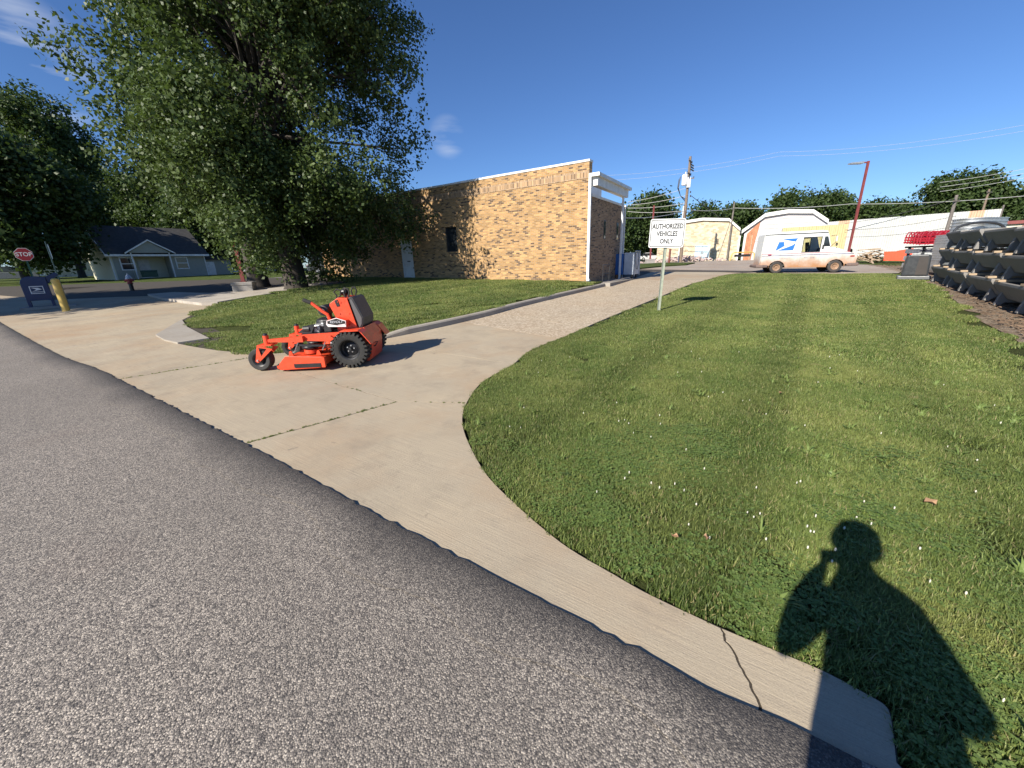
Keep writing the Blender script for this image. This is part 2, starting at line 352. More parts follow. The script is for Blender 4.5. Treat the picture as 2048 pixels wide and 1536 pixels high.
at=re_.data.attributes.new('edge','FLOAT','POINT'); at.data.foreach_set('value',np.array(ev,np.float32))
# --- driveway: slabs with open joints
drive=thing('driveway',None,None); struct(drive); drive['label']='pale concrete driveway apron of broomed slabs with grassy joints'
GAP=.011
def inset(poly,k=GAP/2):
    n=len(poly); ar=sum(poly[i][0]*poly[(i+1)%n][1]-poly[(i+1)%n][0]*poly[i][1] for i in range(n)); s=1 if ar>0 else -1; out=[]
    for i in range(n):
        a,b,c=poly[i-1],poly[i],poly[(i+1)%n]
        d1=Vector((b[0]-a[0],b[1]-a[1])); d2=Vector((c[0]-b[0],c[1]-b[1]))
        if d1.length<1e-6 or d2.length<1e-6: continue
        d1.normalize(); d2.normalize(); nn=Vector((-d1.y,d1.x))+Vector((-d2.y,d2.x))
        if nn.length<1e-3: continue
        nn.normalize(); out.append((b[0]+s*nn.x*k,b[1]+s*nn.y*k))
    return out
def slab(poly,mat=M_conc,dz=0.,cuts=(),cell=.6): return sheet('slab',inset(poly),off(dz),mat,cell,.12,drive,cuts)
rd_i=lambda i,j:[(p[0]-.03*RD[1]*0-.02,p[1]-.02) for p in A_line[i:j+1]]
crack=[gxy((1300+x/2.738,1000+y/2.738))[0] for x,y in ((390,700),(410,770),(440,800),(465,840),(485,890),(510,930),(530,970),(550,1000),(565,1050),(590,1090),(605,1165))]
crack=jag(crack,.012,.0025,8)
iC=min(range(len(A_line)),key=lambda i:math.dist(A_line[i],crack[-1])); iCg=min(range(len(GRn)),key=lambda i:math.dist(GRn[i],crack[0]))
jline=lambda a,b,s:jag([a,b],.12,.006,s)
j1=jline(J1a,JX,1); j2=jline(J2a,J2b,2); jg=jline(JX,JG,4); jn=jline(J2b,JN,5)+jline(JN,JX,6)[1:]; dj=jline(D0,D1,7)
low=lambda ps:[(p[0]-.05,p[1]-.05) for p in ps]    # slabs run a little under the asphalt
slab(low(A_line[iJ1:iC+1])[:]+list(reversed(crack))[1:]+list(reversed(GRn[iJG:iCg]))+list(reversed(jg))[1:]+list(reversed(j1))[1:-1])
slab(low(A_line[iC:])[0:]+[(1.18,.62),(1.24,.70)]+list(reversed(GRn[iCg+1:]))+crack)
slab(low(A_line[iJ2:iJ1+1])+j1[1:]+list(reversed(jn))[1:]+list(reversed(j2))[1:-1])
slab(list(reversed(dj))+LAWN_EDGE[1:12]+[J2b]+jn[1:]+jg[1:]+list(reversed(GRn[:iJG]))[:-1])
# parking side
PK=low(A_line[:iJ2+1])+j2[1:]+LAWN_EDGE[12:]+gxy((312,672),(345,650),(364,640),(400,623),(436,609),(404,611),(372,607),(330,601),(296,592),(232,594),(100,600),(-80,606),(-400,620))
def two(a,b):
    d=Vector((b[0]-a[0],b[1]-a[1])).normalized(); n=(-d.y,d.x); return ((a[0]+n[0]*GAP/2,a[1]+n[1]*GAP/2),n),((a[0]-n[0]*GAP/2,a[1]-n[1]*GAP/2),(-n[0],-n[1]))
c1=two(*gxy((80,700),(331,687))); c2=two(*gxy((70,674),(300,658))); c3=two(*gxy((0,640),(260,632)))
for cs in ((c1[1],),(c1[0],c2[1]),(c2[0],c3[1]),(c3[0],)): slab(PK,M_conc,0.,cs)
# drive beside the building
DR=dj+list(reversed(GRf))[1:]+[(13.0,24.5),(9.6,26.5)]+list(reversed(KB))+[]
cl=[two(*gxy(*e)) for e in (((905,640),(1128,678)),((985,622),(1170,655)),((1110,590),(1290,606)),((1225,560),(1430,560)))]
segs=[(cl[0][1],),(cl[0][0],cl[1][1]),(cl[1][0],cl[2][1]),(cl[2][0],cl[3][1]),(cl[3][0],)]
for i,cs in enumerate(segs): slab(DR,M_conc2 if i in (1,2,3) else M_conc,0.,cs,1.)
sheet('joint_bed',[(-45,31),(-30,22)]+A_line[1:]+[(1.3,.6)]+list(reversed(GRn))+list(reversed(GRf))+[(16,24),(10,30),(6.4,20.85)]+list(reversed(KB))+LAWN_EDGE+gxy((312,672),(345,650),(400,623),(440,608),(300,592),(0,600)),off(-.0035),M_gap,.6)
# rear lot, islands and side street
sheet('rear_lot',[(9.6,26.5),(13.0,24.5),(13.63,23.22)]+[(15.0,22.1),(17.6,20.5),(19.6,19.9),(24,24),(27,34),(38,52),(26,60),(22,70),(-6,90),(-14,60),(2,33),(7,26)],off(-.012),M_lot,2.)
isl=gxy((1262,540),(1330,533),(1372,530.5),(1390,526.5),(1330,526.5),(1264,530)); sheet('grass_island',isl,off(.08),M_far,2.,.15)
SN=gxy((-300,606),(0,593),(130,588),(300,577),(480,566)); SN+= [(-10.5,30.5),(-2,38),(8,50)]
SF=[(12,64),(-6,46),(-16.5,36)]+gxy((460,560),(300,569),(100,580),(0,581),(-300,592))
sheet('street',SN+SF,off(-.05),M_street,2.)
sheet('sidewalk',gxy((404,611),(436,609),(470,603),(560,588),(640,577),(700,571),(640,570),(560,578),(480,586),(420,590),(350,588),(296,592),(330,601),(372,607)),off(.10),M_walk,1.,.14)
# dirt along the feed bunks
DT=gxy((2200,850),(2048,690),(1990,655),(1960,640),(1925,612),(1900,592),(1850,562),(1800,543),(1745,531),(1720,528)); DTp=smoothline(DT,3)+[(24,22),(40,30),(46,12),(22,4)]
sheet('bare_dirt',jag(DTp,.4,.10,5),off(-.012),M_dirt,1.)
# lawn on the right
RLb=list(reversed(GRn))+list(reversed(GRf))[1:]+[(13.63,23.22),(15.0,22.1),(17.6,20.5),(19.6,19.9),(24,24),(34,20),(30,8),(22,-6),(12,-6.2),(3.4,-.62),(1.45,.62)]
def rl_z(x,y): return G(x,y)-.025
RL=sheet('lawn',[(p[0]+.0,p[1]) for p in inset(RLb,.018)],rl_z,M_soil,1.,.1); RL['label']='mown green lawn right of the driveway'
# lawn in front of the brick building
WA=np.array([3.5,17.84]); WU=np.array([-.8434,.5373]); WV=np.array([.5373,.8434]); WZ=.62
cpl=[(x,y,gz(x,y)-.005) for x,y in LAWN_EDGE[::4]]+[(x,y,gz(x,y)+.0) for x,y in gxy((419,679),(375,656),(364,642),(400,623),(440,608))]
cpl+=[(x,y,gz(x,y)+.10) for x,y in KB[4::3]]+[(3.5,17.84,.70)]+[tuple(WA+WU*d)+(.70+.021*d,) for d in (3,6,9,12,15,18)]+[(-4,12,gz(-4,12)+.16),(0,14,gz(0,14)+.17),(-7,12,gz(-7,12)+.10),(-8,17,gz(-8,17)+.12),(-10.5,17.8,gz(-10.5,17.8)+.1)]
GL=TPS(cpl,.05)
KIN=[(p[0]-.16*.83,p[1]+.16*.56) for p in KB]
wl=[tuple(WA+WU*d-WV*.0) for d in (0,6,12,18,20)]
LLb=LAWN_EDGE+gxy((419,679),(375,656),(366,641),(402,622),(440,608),(470,602),(560,587),(640,576),(700,570))+[tuple(WA+WU*17-WV*.8)]+list(reversed(wl))+[(4.3,18.2)]+list(reversed(KIN[1:-4]))
LLb=[p for p in LLb]
LL=sheet('lawn',LLb,lambda x,y:GL(x,y)-.02,M_soil,.8,.12); LL['label']='sunlit lawn between kerb and brick building'
# small concrete ramp at the lawn tip
sheet('kerb_ramp',gxy((312,672),(345,652),(364,641),(375,656),(419,679),(356,688),(330,682)),off(.035),M_kerb,.6,.1)
# kerb beside the drive, in separate castings
kerb=struct(thing('kerb',None,None)); kerb['label']='grey concrete kerb along the left of the driveway'
kp=[D0]+KB; cum=[0]
for a,b in zip(kp,kp[1:]): cum.append(cum[-1]+math.dist(a,b))
def kat(s):
    s=max(0,min(s,cum[-1]-1e-6)); i=max(k for k in range(len(cum)) if cum[k]<=s); t=(s-cum[i])/(cum[i+1]-cum[i]); a,b=kp[i],kp[i+1]; d=((b[0]-a[0])/(cum[i+1]-cum[i]),(b[1]-a[1])/(cum[i+1]-cum[i])); return (a[0]+(b[0]-a[0])*t,a[1]+(b[1]-a[1])*t),(-d[1],d[0])
breaks=[0,4.35,6.2,12.35,cum[-1]]
for s0,s1 in zip(breaks,breaks[1:]):
    n=max(4,int((s1-s0)/.4)); rows=[]
    for i in range(n+1):
        s=s0+.006+(s1-s0-.012)*i/n; (x,y),(nx,ny)=kat(s); h=.135*min(1,s/.9+.12); z=gz(x,y)
        prof=[(0,-.08),(.012,h-.03),(.035,h),(.16,h+.006),(.17,-.08)]
        rows+=[(x+nx*u,y+ny*u,z+w) for u,w in prof]
    fs=[(i*5+k,i*5+k+1,(i+1)*5+k+1,(i+1)*5+k) for i in range(n) for k in range(4)]+[(0,1,2,3,4)[::-1],tuple(n*5+k for k in range(5))]
    MB().add(rows,fs).build('kerb_stone',M_kerb,kerb)
# ================================================================ building materials
def m_brick(name,light,dark,mortar=(.42,.36,.29),bw=.203,bh=.0677,soldier=False):
    t=NT(name); s=t.sep(t.co()); u,w=(s[0],s[2])
    if name.endswith('side'): u=s[1]
    if soldier: u,w=w,u
    row=t.math('FLOOR',t.math('DIVIDE',w,bh)); sh=t.math('MULTIPLY',t.math('MODULO',row,2.),.5) if not soldier else 0.
    ux=t.math('ADD',t.math('DIVIDE',u,bw),sh); colm=t.math('FLOOR',ux)
    wn_=t.n('ShaderNodeTexWhiteNoise',noise_dimensions='2D'); t.l(t.comb(colm,row,0),wn_.inputs['Vector']); r=wn_.outputs['Value']
    c=t.ramp(r,[(0,dark),(.11,tuple(x*1.2 for x in dark)),(.14,tuple(x*.62 for x in light)),(.4,tuple(x*.85 for x in light)),(.7,light),(.9,tuple(min(1,x*1.22) for x in light)),(1,tuple(min(1,x*1.4) for x in light))])
    fx=t.math('FRACT',ux); fz=t.math('FRACT',t.math('DIVIDE',w,bh)); mj=.05
    mx_=t.math('MAXIMUM',t.math('LESS_THAN',fx,mj),t.math('LESS_THAN',fz,.15))
    c=t.mix(t.ramp(t.noise(t.co(),45,4,.6),[(.35,.25),(.65,0.)]),c,tuple(x*.5 for x in light))
    c=t.mix(mx_,c,mortar); c=t.mix(t.ramp(t.noise(t.co(),.8,5,.6),[(.4,0.),(.75,.25)]),c,tuple(x*.55 for x in light))
    t.col(c).set(.85,spec=.25).bump(t.math('SUBTRACT',t.math('MULTIPLY',t.noise(t.co(),60,3),.35),mx_),.6,.008); return t.m
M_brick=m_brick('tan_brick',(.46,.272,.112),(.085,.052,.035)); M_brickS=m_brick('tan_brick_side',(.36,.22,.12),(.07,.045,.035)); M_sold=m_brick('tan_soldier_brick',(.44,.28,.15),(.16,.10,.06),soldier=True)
M_white=simple('white_paint',(.74,.73,.70),.5,dirt=(.5,.46,.40)); M_wmetal=simple('white_coated_metal',(.72,.74,.75),.4,var=.06,dirt=(.55,.52,.47)); M_dark=simple('dark_frame',(.03,.03,.032),.45); M_soffit=simple('grey_soffit',(.5,.48,.44),.7)
M_blue=simple('blue_cart_plastic',(.03,.14,.42),.45); M_rubber=simple('black_rubber',(.02,.02,.019),.8,var=.3,vs=12,bump=.3,dirt=(.06,.052,.042)); M_black=simple('black_painted_metal',(.022,.022,.024),.38,var=.25,vs=8)
def m_glass(name,col=(.02,.025,.03)):
    t=NT(name); t.col(col).set(.06,0.,.7); t.bump(t.noise(t.co(),2.,2),.03,.02); return t.m
M_glass=m_glass('dark_window_glass'); M_galv=simple('galvanized_steel',(.55,.57,.58),.42,.75,var=.2,vs=9); M_steel=simple('bare_steel',(.6,.6,.6),.35,.9,var=.15,vs=10)
M_poleA=simple('weathered_wood_pole',(.20,.15,.11),.85,var=.35,vs=6,bump=.5); M_poleG=simple('grey_wood_pole',(.16,.14,.125),.85,var=.3,vs=6,bump=.5); M_redpole=simple('faded_red_paint',(.20,.045,.04),.5,var=.25); M_rustpole=simple('rusty_red_steel',(.16,.05,.035),.7,var=.4,vs=8)
M_cpad=m_concrete('precast_base_concrete',(.36,.35,.33),(.28,.26,.24),(.3,.29,.28)); M_yellow=simple('worn_yellow_paint',(.60,.42,.10),.55,var=.12,dirt=(.42,.30,.12))
# ================================================================ brick building
ang=math.atan2(WU[1],WU[0])
# local frame: x runs along the front to the left end, y points back (into the building)
def wl_len(px,py):
    p=onplane(px,py,WA,WU); return float((p[:2]-WA)@WU),float(p[2])
pb=thing('brick_building','long tan brick building with white coping behind the lawn','building',(WA[0],WA[1],WZ),0)
pb.matrix_world=Matrix(((WU[0],WV[0],0,WA[0]),(WU[1],WV[1],0,WA[1]),(0,0,1,WZ),(0,0,0,1)))
LW=wl_len(650,540)[0]; ztop=5.47-WZ; TH_W=.32
d0,zd1=wl_len(804,480); d1,zd0=wl_len(826,554); w0,zw1=wl_len(890,455); w1,zw0=wl_len(915,503); w1b=wl_len(914,456)[0]
dA,dB=sorted((wl_len(803,515)[0],wl_len(826,515)[0])); wA,wB=sorted((wl_len(891,480)[0],wl_len(914,480)[0]))
dzt=zd1-WZ; wz0,wz1=zw0-WZ,zw1-WZ
zs=ztop-.62          # underside of the projecting soldier band
def wall_with(openings,x0,x1,z0,z1,y0,y1,mb):
    xs=sorted({x0,x1}|{a for o in openings for a in (o[0],o[1])}); zs_=sorted({z0,z1}|{a for o in openings for a in (o[2],o[3])})
    for xa,xb in zip(xs,xs[1:]):
        for za,zb in zip(zs_,zs_[1:]):
            if any(o[0]<=xa and xb<=o[1] and o[2]<=za and zb<=o[3] for o in openings): continue
            mb.box(xa,xb,y0,y1,za,zb)
    return mb
# merge boxes per column so no inner faces show
wm=MB(); wall_with([(dA,dB,-.6,dzt),(wA,wB,wz0,wz1)],0,LW,-.6,zs,0,TH_W,wm); wm.build('wall',M_brick,pb)
MB().box(-.002,LW+.01,-.018,TH_W,zs+.002,ztop-.30).build('soldier_band',M_sold,pb)
MB().box(-.002,LW+.01,-.018,TH_W,ztop-.298,ztop-.002).build('parapet_course',M_brick,pb)
rnd=random.Random(5); cx=-.03
cop=MB()
while cx<LW:
    n=min(1.2,LW+.03-cx); MB().box(cx+.004,cx+n-.004,-.045,TH_W+.03,ztop,ztop+.085+rnd.uniform(-.004,.004)).build('coping',M_white,pb,bevel=.006); cx+=n
dr=MB().box(dA+.03,dB-.03,.11,.16,-.3,dzt-.03).build('door',M_wmetal,pb); MB().cyl((dA+.12,.11,.95-.1),(dA+.12,.05,.95-.1),.03).build('handle',M_dark,dr); MB().box(dA+.35,dB-.35,.10,.112,1.2,1.26).build('door_hardware',M_dark,dr)
df=MB(); df.box(dA,dA+.03,.04,.2,-.3,dzt); df.box(dB-.03,dB,.04,.2,-.3,dzt); df.box(dA+.03,dB-.03,.04,.2,dzt-.03,dzt); df.build('door_frame',M_wmetal,pb)
MB().obox(((dA+dB)/2+.15,-.10,dzt+.30),(.22,.2,.30)).build('wall_light',M_dark,pb,bevel=.03)
wf=MB(); a=.045; wf.box(wA,wA+a,.08,.2,wz0,wz1); wf.box(wB-a,wB,.08,.2,wz0,wz1); wf.box(wA+a,wB-a,.08,.2,wz0,wz0+a); wf.box(wA+a,wB-a,.08,.2,wz1-a,wz1)
wn2=wf.build('window',M_dark,pb); MB().box(wA+a,wB-a,.13,.14,wz0+a,wz1-a).build('pane',M_glass,wn2)
# lower roofed volume behind the parapet
zr=4.2-WZ; DEP=5.2
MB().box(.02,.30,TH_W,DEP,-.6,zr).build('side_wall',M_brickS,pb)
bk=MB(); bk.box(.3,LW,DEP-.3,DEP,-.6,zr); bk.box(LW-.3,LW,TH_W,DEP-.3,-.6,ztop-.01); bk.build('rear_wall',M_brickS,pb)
MB().box(.31,LW-.31,TH_W+.001,DEP-.31,zr-.25,zr-.12).build('roof',simple('roof_gravel',(.3,.29,.27),.95),pb)
MB().box(-.02,.36,TH_W+.002,DEP+.03,zr,zr+.10).build('side_coping',M_white,pb)
MB().box(1.2,6.5,3.2,4.9,zr-.11,zr+1.0).build('rear_parapet',M_white,pb)
for yy in (2.05,4.0): 
    sl=MB().box(.005,.018,yy,yy+.30,1.9,2.75).build('slit_window',M_dark,pb); MB().box(.0,.004,yy+.05,yy+.25,1.95,2.70).build('pane',M_glass,sl)
# dock canopy, posts and platform on the right side
cz=5.0-WZ; CO=-.36
cn=MB(); cn.box(CO+.06,-.03,.12,4.45,cz-.10,cz-.02); cn.build('canopy_roof',M_soffit,pb)
fa=MB(); fa.box(CO,CO+.06,.06,4.51,cz-.45,cz-.02); fa.box(CO+.06,-.03,.06,.12,cz-.45,cz-.02); fa.box(CO+.06,-.03,4.45,4.51,cz-.45,cz-.02); fa.build('canopy_fascia',M_white,pb)
MB().box(CO+.062,-.032,  .122,4.448,cz-.42,cz-.38).build('soffit',M_soffit,pb)
gt=MB(); gt.box(CO-.12,CO-.002,.02,4.65,cz-.12,cz+.01); gt.box(CO-.12,-.02,-.10,.058,cz-.12,cz+.012); gt.build('gutter',M_white,pb)
ds=MB(); ds.box(-.13,-.02,-.10,-.02,.12,cz-.121); ds.obox((-.14,-.13,.10),(.12,.18,.1),(R_(-25),0,0)); ds.build('downspout',M_wmetal,pb)
for yy in (3.95,): 
    MB().box(CO+.02,CO+.11,yy-.09,yy,-.12,cz-.46).build('post',M_wmetal,pb)
ds=MB(); ds.box(-.09,-.001,DEP-.14,DEP-.05,-.2,zr-.02); ds.box(-.12,-.001,DEP-.2,DEP,zr-.018,zr+.06); ds.build('downspout',M_white,pb)
MB().box(-.98,.019,.34,4.4,-.7,-.03).build('dock',M_kerb,pb)
hr=MB(); hr.tube([(-.5,.7,-.13),(-.5,.7,.75),(-.5,1.6,.75),(-.5,1.6,-.13)],.02); hr.tube([(-.5,.7,.35),(-.5,1.6,.35)],.018); hr.build('handrail',M_dark,pb)
# mail cart at the end of the dock
cl_=WA+WV*4.6-WU*.35; ct=thing('mail_cart','blue and pale grey wheeled mail container at the end of the dock','cart',(cl_[0],cl_[1],gz(*cl_)+.02),math.atan2(WV[1],WV[0]))
MB().box(-.45,.5,-.02,.5,.2,1.25).build('blue_bin',M_blue,ct,bevel=.02)
b=MB().box(-.4,.55,-.62,-.06,.2,1.3).build('panel',simple('pale_grey_panel',(.45,.5,.56),.5),ct,bevel=.01)
fr=MB()
for x in (-.42,.57): fr.cyl((x,-.63,.12),(x,-.63,1.38),.018)
fr.tube([(-.42,-.63,1.36),(.57,-.63,1.36)],.018); fr.build('frame',M_galv,ct)
for (x,y) in ((-.35,-.5),(.45,-.5),(-.35,.4),(.45,.4)): MB().lathe([(.02,-.03),(.09,-.03),(.1,0),(.09,.03),(.02,.03)],(x,y,.1),'y',16).build('wheel',M_rubber,ct,True)
MB().tube([(-.45,-.66,1.3),(-.44,-.68,.8),(-.3,-.69,.5),(-.1,-.69,.45),(.05,-.69,.7),(.1,-.67,1.3)],.015).build('hose',M_black,ct)
# ================================================================ street furniture
def sign_post_mesh(h,mb):   # U channel
    mb.box(-.04,-.035,-.015,.015,-.3,h); mb.box(.035,.04,-.015,.015,-.3,h); mb.box(-.0349,.0349,.0101,.015,-.3,h); return mb
M_uch=simple('green_galvanized_post',(.42,.45,.36),.5,.4,var=.2,vs=5); M_signw=simple('white_sign_sheeting',(.80,.80,.78),.4,var=.03); M_signk=simple('black_sign_ink',(.02,.02,.02),.5)
def rrect(w,h,r,n=5):
    out=[]
    for cx,cy,a0 in ((w/2-r,h/2-r,0),(-w/2+r,h/2-r,90),(-w/2+r,-h/2+r,180),(w/2-r,-h/2+r,270)):
        out+=[(cx+r*math.cos(R_(a0+90*k/n)),cy+r*math.sin(R_(a0+90*k/n))) for k in range(n+1)]
    return out
sb=gp(1317,622); S_W,S_H=.875,.70; ztopS=aty(1330,438,sb[1])[2]
yaw=math.atan2(*(np.array([1296-1363,0])))*0
asn=thing('traffic_sign','white AUTHORIZED VEHICLES ONLY sign on a green post in the lawn','sign',(sb[0],sb[1],sb[2]),R_(-14),None,None)
hS=ztopS-sb[2]; asn.rotation_euler=(R_(1.0),R_(1.2),R_(-8))
sign_post_mesh(hS-.06,MB()).build('post',M_uch,asn)
zc=hS-S_H/2
pl=MB().prism([(x,z+zc) for x,z in rrect(S_W,S_H,.05)],'y',-.024,-.018).build('sign_panel',M_signw,asn)
ro=rrect(S_W-.045,S_H-.045,.04); ri=rrect(S_W-.075,S_H-.075,.03); n=len(ro)
MB().add([(x,-.0265,z+zc) for x,z in ro]+[(x,-.0265,z+zc) for x,z in ri],[(i,(i+1)%n,(i+1)%n+n,i+n) for i in range(n)]).build('border',M_signk,pl)
tx=MB()
for k,(s,z) in enumerate((('AUTHORIZED',.165),('VEHICLES',-.015),('ONLY',-.195))): tx.text(s,.165,lambda x,y,w,z=z:(x,-.0265-w*.2,zc+z+y),.002,sx=.74,off=.0045)
tx.build('lettering',M_signk,pl)
for z in (.27,-.27): MB().cyl((0,-.03,zc+z),(0,-.02,zc+z),.01).build('bolt',M_steel,asn)
# stop sign across the side street
sp=aty(48,509,25.6); sz=gz(sp[0],sp[1]); sg=thing('stop_sign','red octagonal STOP sign on a green post at the far left','sign',(sp[0],sp[1],sz),R_(40))
sign_post_mesh(sp[2]-sz+.3,MB()).build('post',simple('green_post_paint',(.05,.16,.12),.5),sg)
oc=lambda r,y:[(r*math.cos(R_(22.5+45*k)),y,sp[2]-sz+r*math.sin(R_(22.5+45*k))) for k in range(8)]
pw=MB().prism([(p[0],p[2]) for p in oc(.41,0)],'y',-.024,-.018).build('sign_panel',M_signw,sg)
MB().prism([(p[0],p[2]) for p in oc(.385,0)],'y',-.027,-.0242).build('red_face',simple('red_sign_sheeting',(.33,.02,.03),.45,var=.05),pw)
MB().text('STOP',.33,lambda x,y,w:(x,-.0285-w*.2,sp[2]-sz+y),.002,sx=.85,off=.006).build('lettering',M_signw,pw)
# thin sign seen edge-on behind the bollard
ep=gp(122,612); e=thing('road_sign','thin road sign seen edge-on behind the yellow bollard','sign',(ep[0]-.5,ep[1]+.75,gz(ep[0]-.5,ep[1]+.75)),R_(146))
sign_post_mesh(2.62,MB()).build('post',simple('dull_green_post',(.16,.22,.15),.6),e); MB().prism([(x,z+2.2) for x,z in rrect(.45,.60,.04)],'y',-.024,-.018).build('sign_panel',M_galv,e)
# yellow bollard
bp=gp(133,622); bo=thing('bollard','yellow steel bollard beside the blue mailbox','bollard',(bp[0],bp[1],bp[2]),0)
MB().lathe([(.0,1.24),(.06,1.235),(.105,1.20),(.115,1.17),(.115,-.2)],n=20).build('post',M_yellow,bo,True)
# fire hydrant
hp=gp(265,581); hy=thing('fire_hydrant','red fire hydrant with silver top by the side street','hydrant',(hp[0],hp[1],hp[2]),R_(30))
M_hr=simple('hydrant_red',(.34,.05,.045),.5); M_hs=simple('hydrant_silver',(.42,.45,.5),.4,.4)
MB().lathe([(.0,.40),(.13,.40),(.13,.36),(.10,.35),(.10,.02),(.14,.02),(.14,-.1)],n=16).build('base',M_black,hy,True)
MB().lathe([(.0,.62),(.15,.62),(.15,.58),(.11,.57),(.11,.42),(.15,.41),(.15,.39),(.0,.39)],n=16).build('barrel',M_hr,hy,True)
MB().lathe([(.0,.93),(.03,.93),(.03,.87),(.07,.84),(.11,.76),(.12,.70),(.15,.69),(.15,.63),(.0,.63)],n=16).build('bonnet',M_hs,hy,True)
for a_ in (0,math.pi/2,math.pi): MB().cyl((.1*math.cos(a_),.1*math.sin(a_),.54),(.2*math.cos(a_),.2*math.sin(a_),.54),.055,.06).build('nozzle',M_hr,hy,True)
# drive-up mailbox
mp_=gp(76,619); mb_=thing('mailbox','blue drive-up mailbox with a white eagle decal on a concrete slab','mailbox',(mp_[0]-.15,mp_[1]+.35,mp_[2]),R_(47))
M_mb=simple('postal_blue_paint',(.013,.032,.105),.38,var=.15)
MB().box(-.62,.95,-.38,.42,-.1,.10).build('concrete_base',M_cpad,mb_,bevel=.01)
prof=[(-.36,.35)]+[(-.36+.0,1.02)]+[(-.36+.30*(1-math.cos(R_(a))) ,1.02+.28*math.sin(R_(a))) for a in range(15,91,15)]+[(.1,1.30),(.36,1.26),(.36,.35)]
MB().prism(prof,'y',-.30,.30).build('box',M_mb,mb_,bevel=.015)
for x in (-.32,.32):
    for y in (-.26,.26): MB().box(x-.04,x+.04,y-.04,y+.04,.10,.349).build('leg',M_mb,mb_)
MB().prism([(.362,1.00),(.74,1.33),(.66,1.44),(.362,1.27)],'y',-.24,.24).build('chute_hood',M_mb,mb_,bevel=.01)
dc=MB().box(-.17,.21,-.306,-.301,.62,.92).build('decal',M_signw,mb_)
def eagle(mb,fn):   # stylised eagle head sloping forward, blue fields around white
    for poly in ([(.084,.99),(1.02,1),(.95,.70),(.91,.745),(.783,.76),(.616,.82),(.337,.918)],[(.024,.737),(.31,.737),(.36,.55),(.422,.40),(.088,.057),(.0,.0)],[(.11,0),(1.0,0),(.996,.516),(.945,.56),(.873,.434),(.554,.238)]):
        o=len(mb.v); mb.add([fn(x,y) for x,y in poly],[tuple(range(len(poly)))])
    return mb
eg=MB(); eg.add([(-.145,-.3085,.70),(.185,-.3085,.70),(.185,-.3085,.89),(-.145,-.3085,.89)],[(0,1,2,3)]); eg.build('decal_field',M_mb,dc)
MB().add([(-.13,-.311,.86),(.06,-.311,.85),(.14,-.311,.80),(.16,-.311,.785),(-.11,-.311,.715),(-.0,-.311,.77),(-.02,-.311,.81)],[(0,1,2,3,5,6),(3,4,5)]).build('eagle',M_signw,dc)
MB().box(-.145,.185,-.3085,-.306,.645,.68).build('decal_lettering',M_mb,dc)
# lamp posts
def lamp(name,label,loc,h,arm,rz,base=True,r=.075,mat=None):
    t=thing(name,label,'lamp post',loc,rz,'red steel parking lot lamps')
    if base: MB().box(-.42,.42,-.42,.42,-.2,.35).build('concrete_base',M_cpad,t,bevel=.02); MB().box(-.44,.44,-.44,.44,.352,.50).build('concrete_cap',M_cpad,t,bevel=.02)
    MB().box(-r*1.6,r*1.6,-r*1.6,r*1.6,.35 if not base else .50,.54).build('base_plate',M_redpole,t)
    MB().box(-r,r,-r,r,.3,h).build('pole',mat or M_redpole,t)
    if arm:
        MB().box(-arm*.32,r,-.04,.04,h-.12,h-.04).build('arm',M_redpole,t); MB().prism([(-arm,h-.13),(-arm*.3,h-.15),(-arm*.3,h-.02),(-arm,h-.06)],'y',-.17,.17).build('lamp_head',M_galv,t)
    return t
lp=gp(492,585); lamp('lamp_post','dark red lamp post on a square concrete base under the big tree',lp,6.,0.9,R_(20))
rb=aty(1703,520,29.); rt=aty(1737,322,29.); lamp('lamp_post','tall red lamp post rising behind the mail truck',(rt[0],rt[1],gz(rt[0],rt[1])),rt[2]-gz(rt[0],rt[1]),1.15,R_(-8),False,.06)
rt=aty(1308,411,46.); lamp('lamp_post','distant thin red lamp post in front of the dense tree',(rt[0],rt[1],gz(rt[0],rt[1])),rt[2]-gz(rt[0],rt[1]),0,0,True,.07)
# ================================================================ stand-on mower (local: x forward, +y its left side, z up, origin under rear axle)
M_org=simple('orange_powder_coat',(.70,.066,.02),.42,var=.14,vs=7,coat=.1,dirt=(.46,.085,.04)); M_eng=simple('engine_black',(.02,.02,.021),.5,var=.4,vs=14); M_alu=simple('cast_aluminium',(.42,.42,.42),.42,.7,var=.3,vs=20); M_pad=simple('black_cushion_vinyl',(.035,.034,.036),.55,var=.2,vs=12,bump=.2); M_decalw=simple('decal_white',(.72,.66,.64),.4,var=.04); M_decalk=simple('decal_black',(.02,.015,.013),.35); M_decals=simple('decal_silver',(.5,.52,.55),.35,.3)
mw_b=gp(697,735); mw=thing('stand_on_mower','orange stand-on mower with black rear tyres parked on the driveway','mower',(mw_b[0]+.06,mw_b[1]+.52,gz(mw_b[0],mw_b[1]+.52)+.002),R_(181.5))
mw.scale=(1.0,1.0,1.0)
def tyre(mb,c,R,w,n=28,shoulder=.06):
    mb.lathe([(R*.60,-w*.46),(R*.72,-w*.5),(R*.90,-w*.5),(R*.97,-w*.42),(R,-w*.25),(R,w*.25),(R*.97,w*.42),(R*.90,w*.5),(R*.72,w*.5),(R*.60,w*.46),(R*.58,0)],c,'y',n,True); return mb
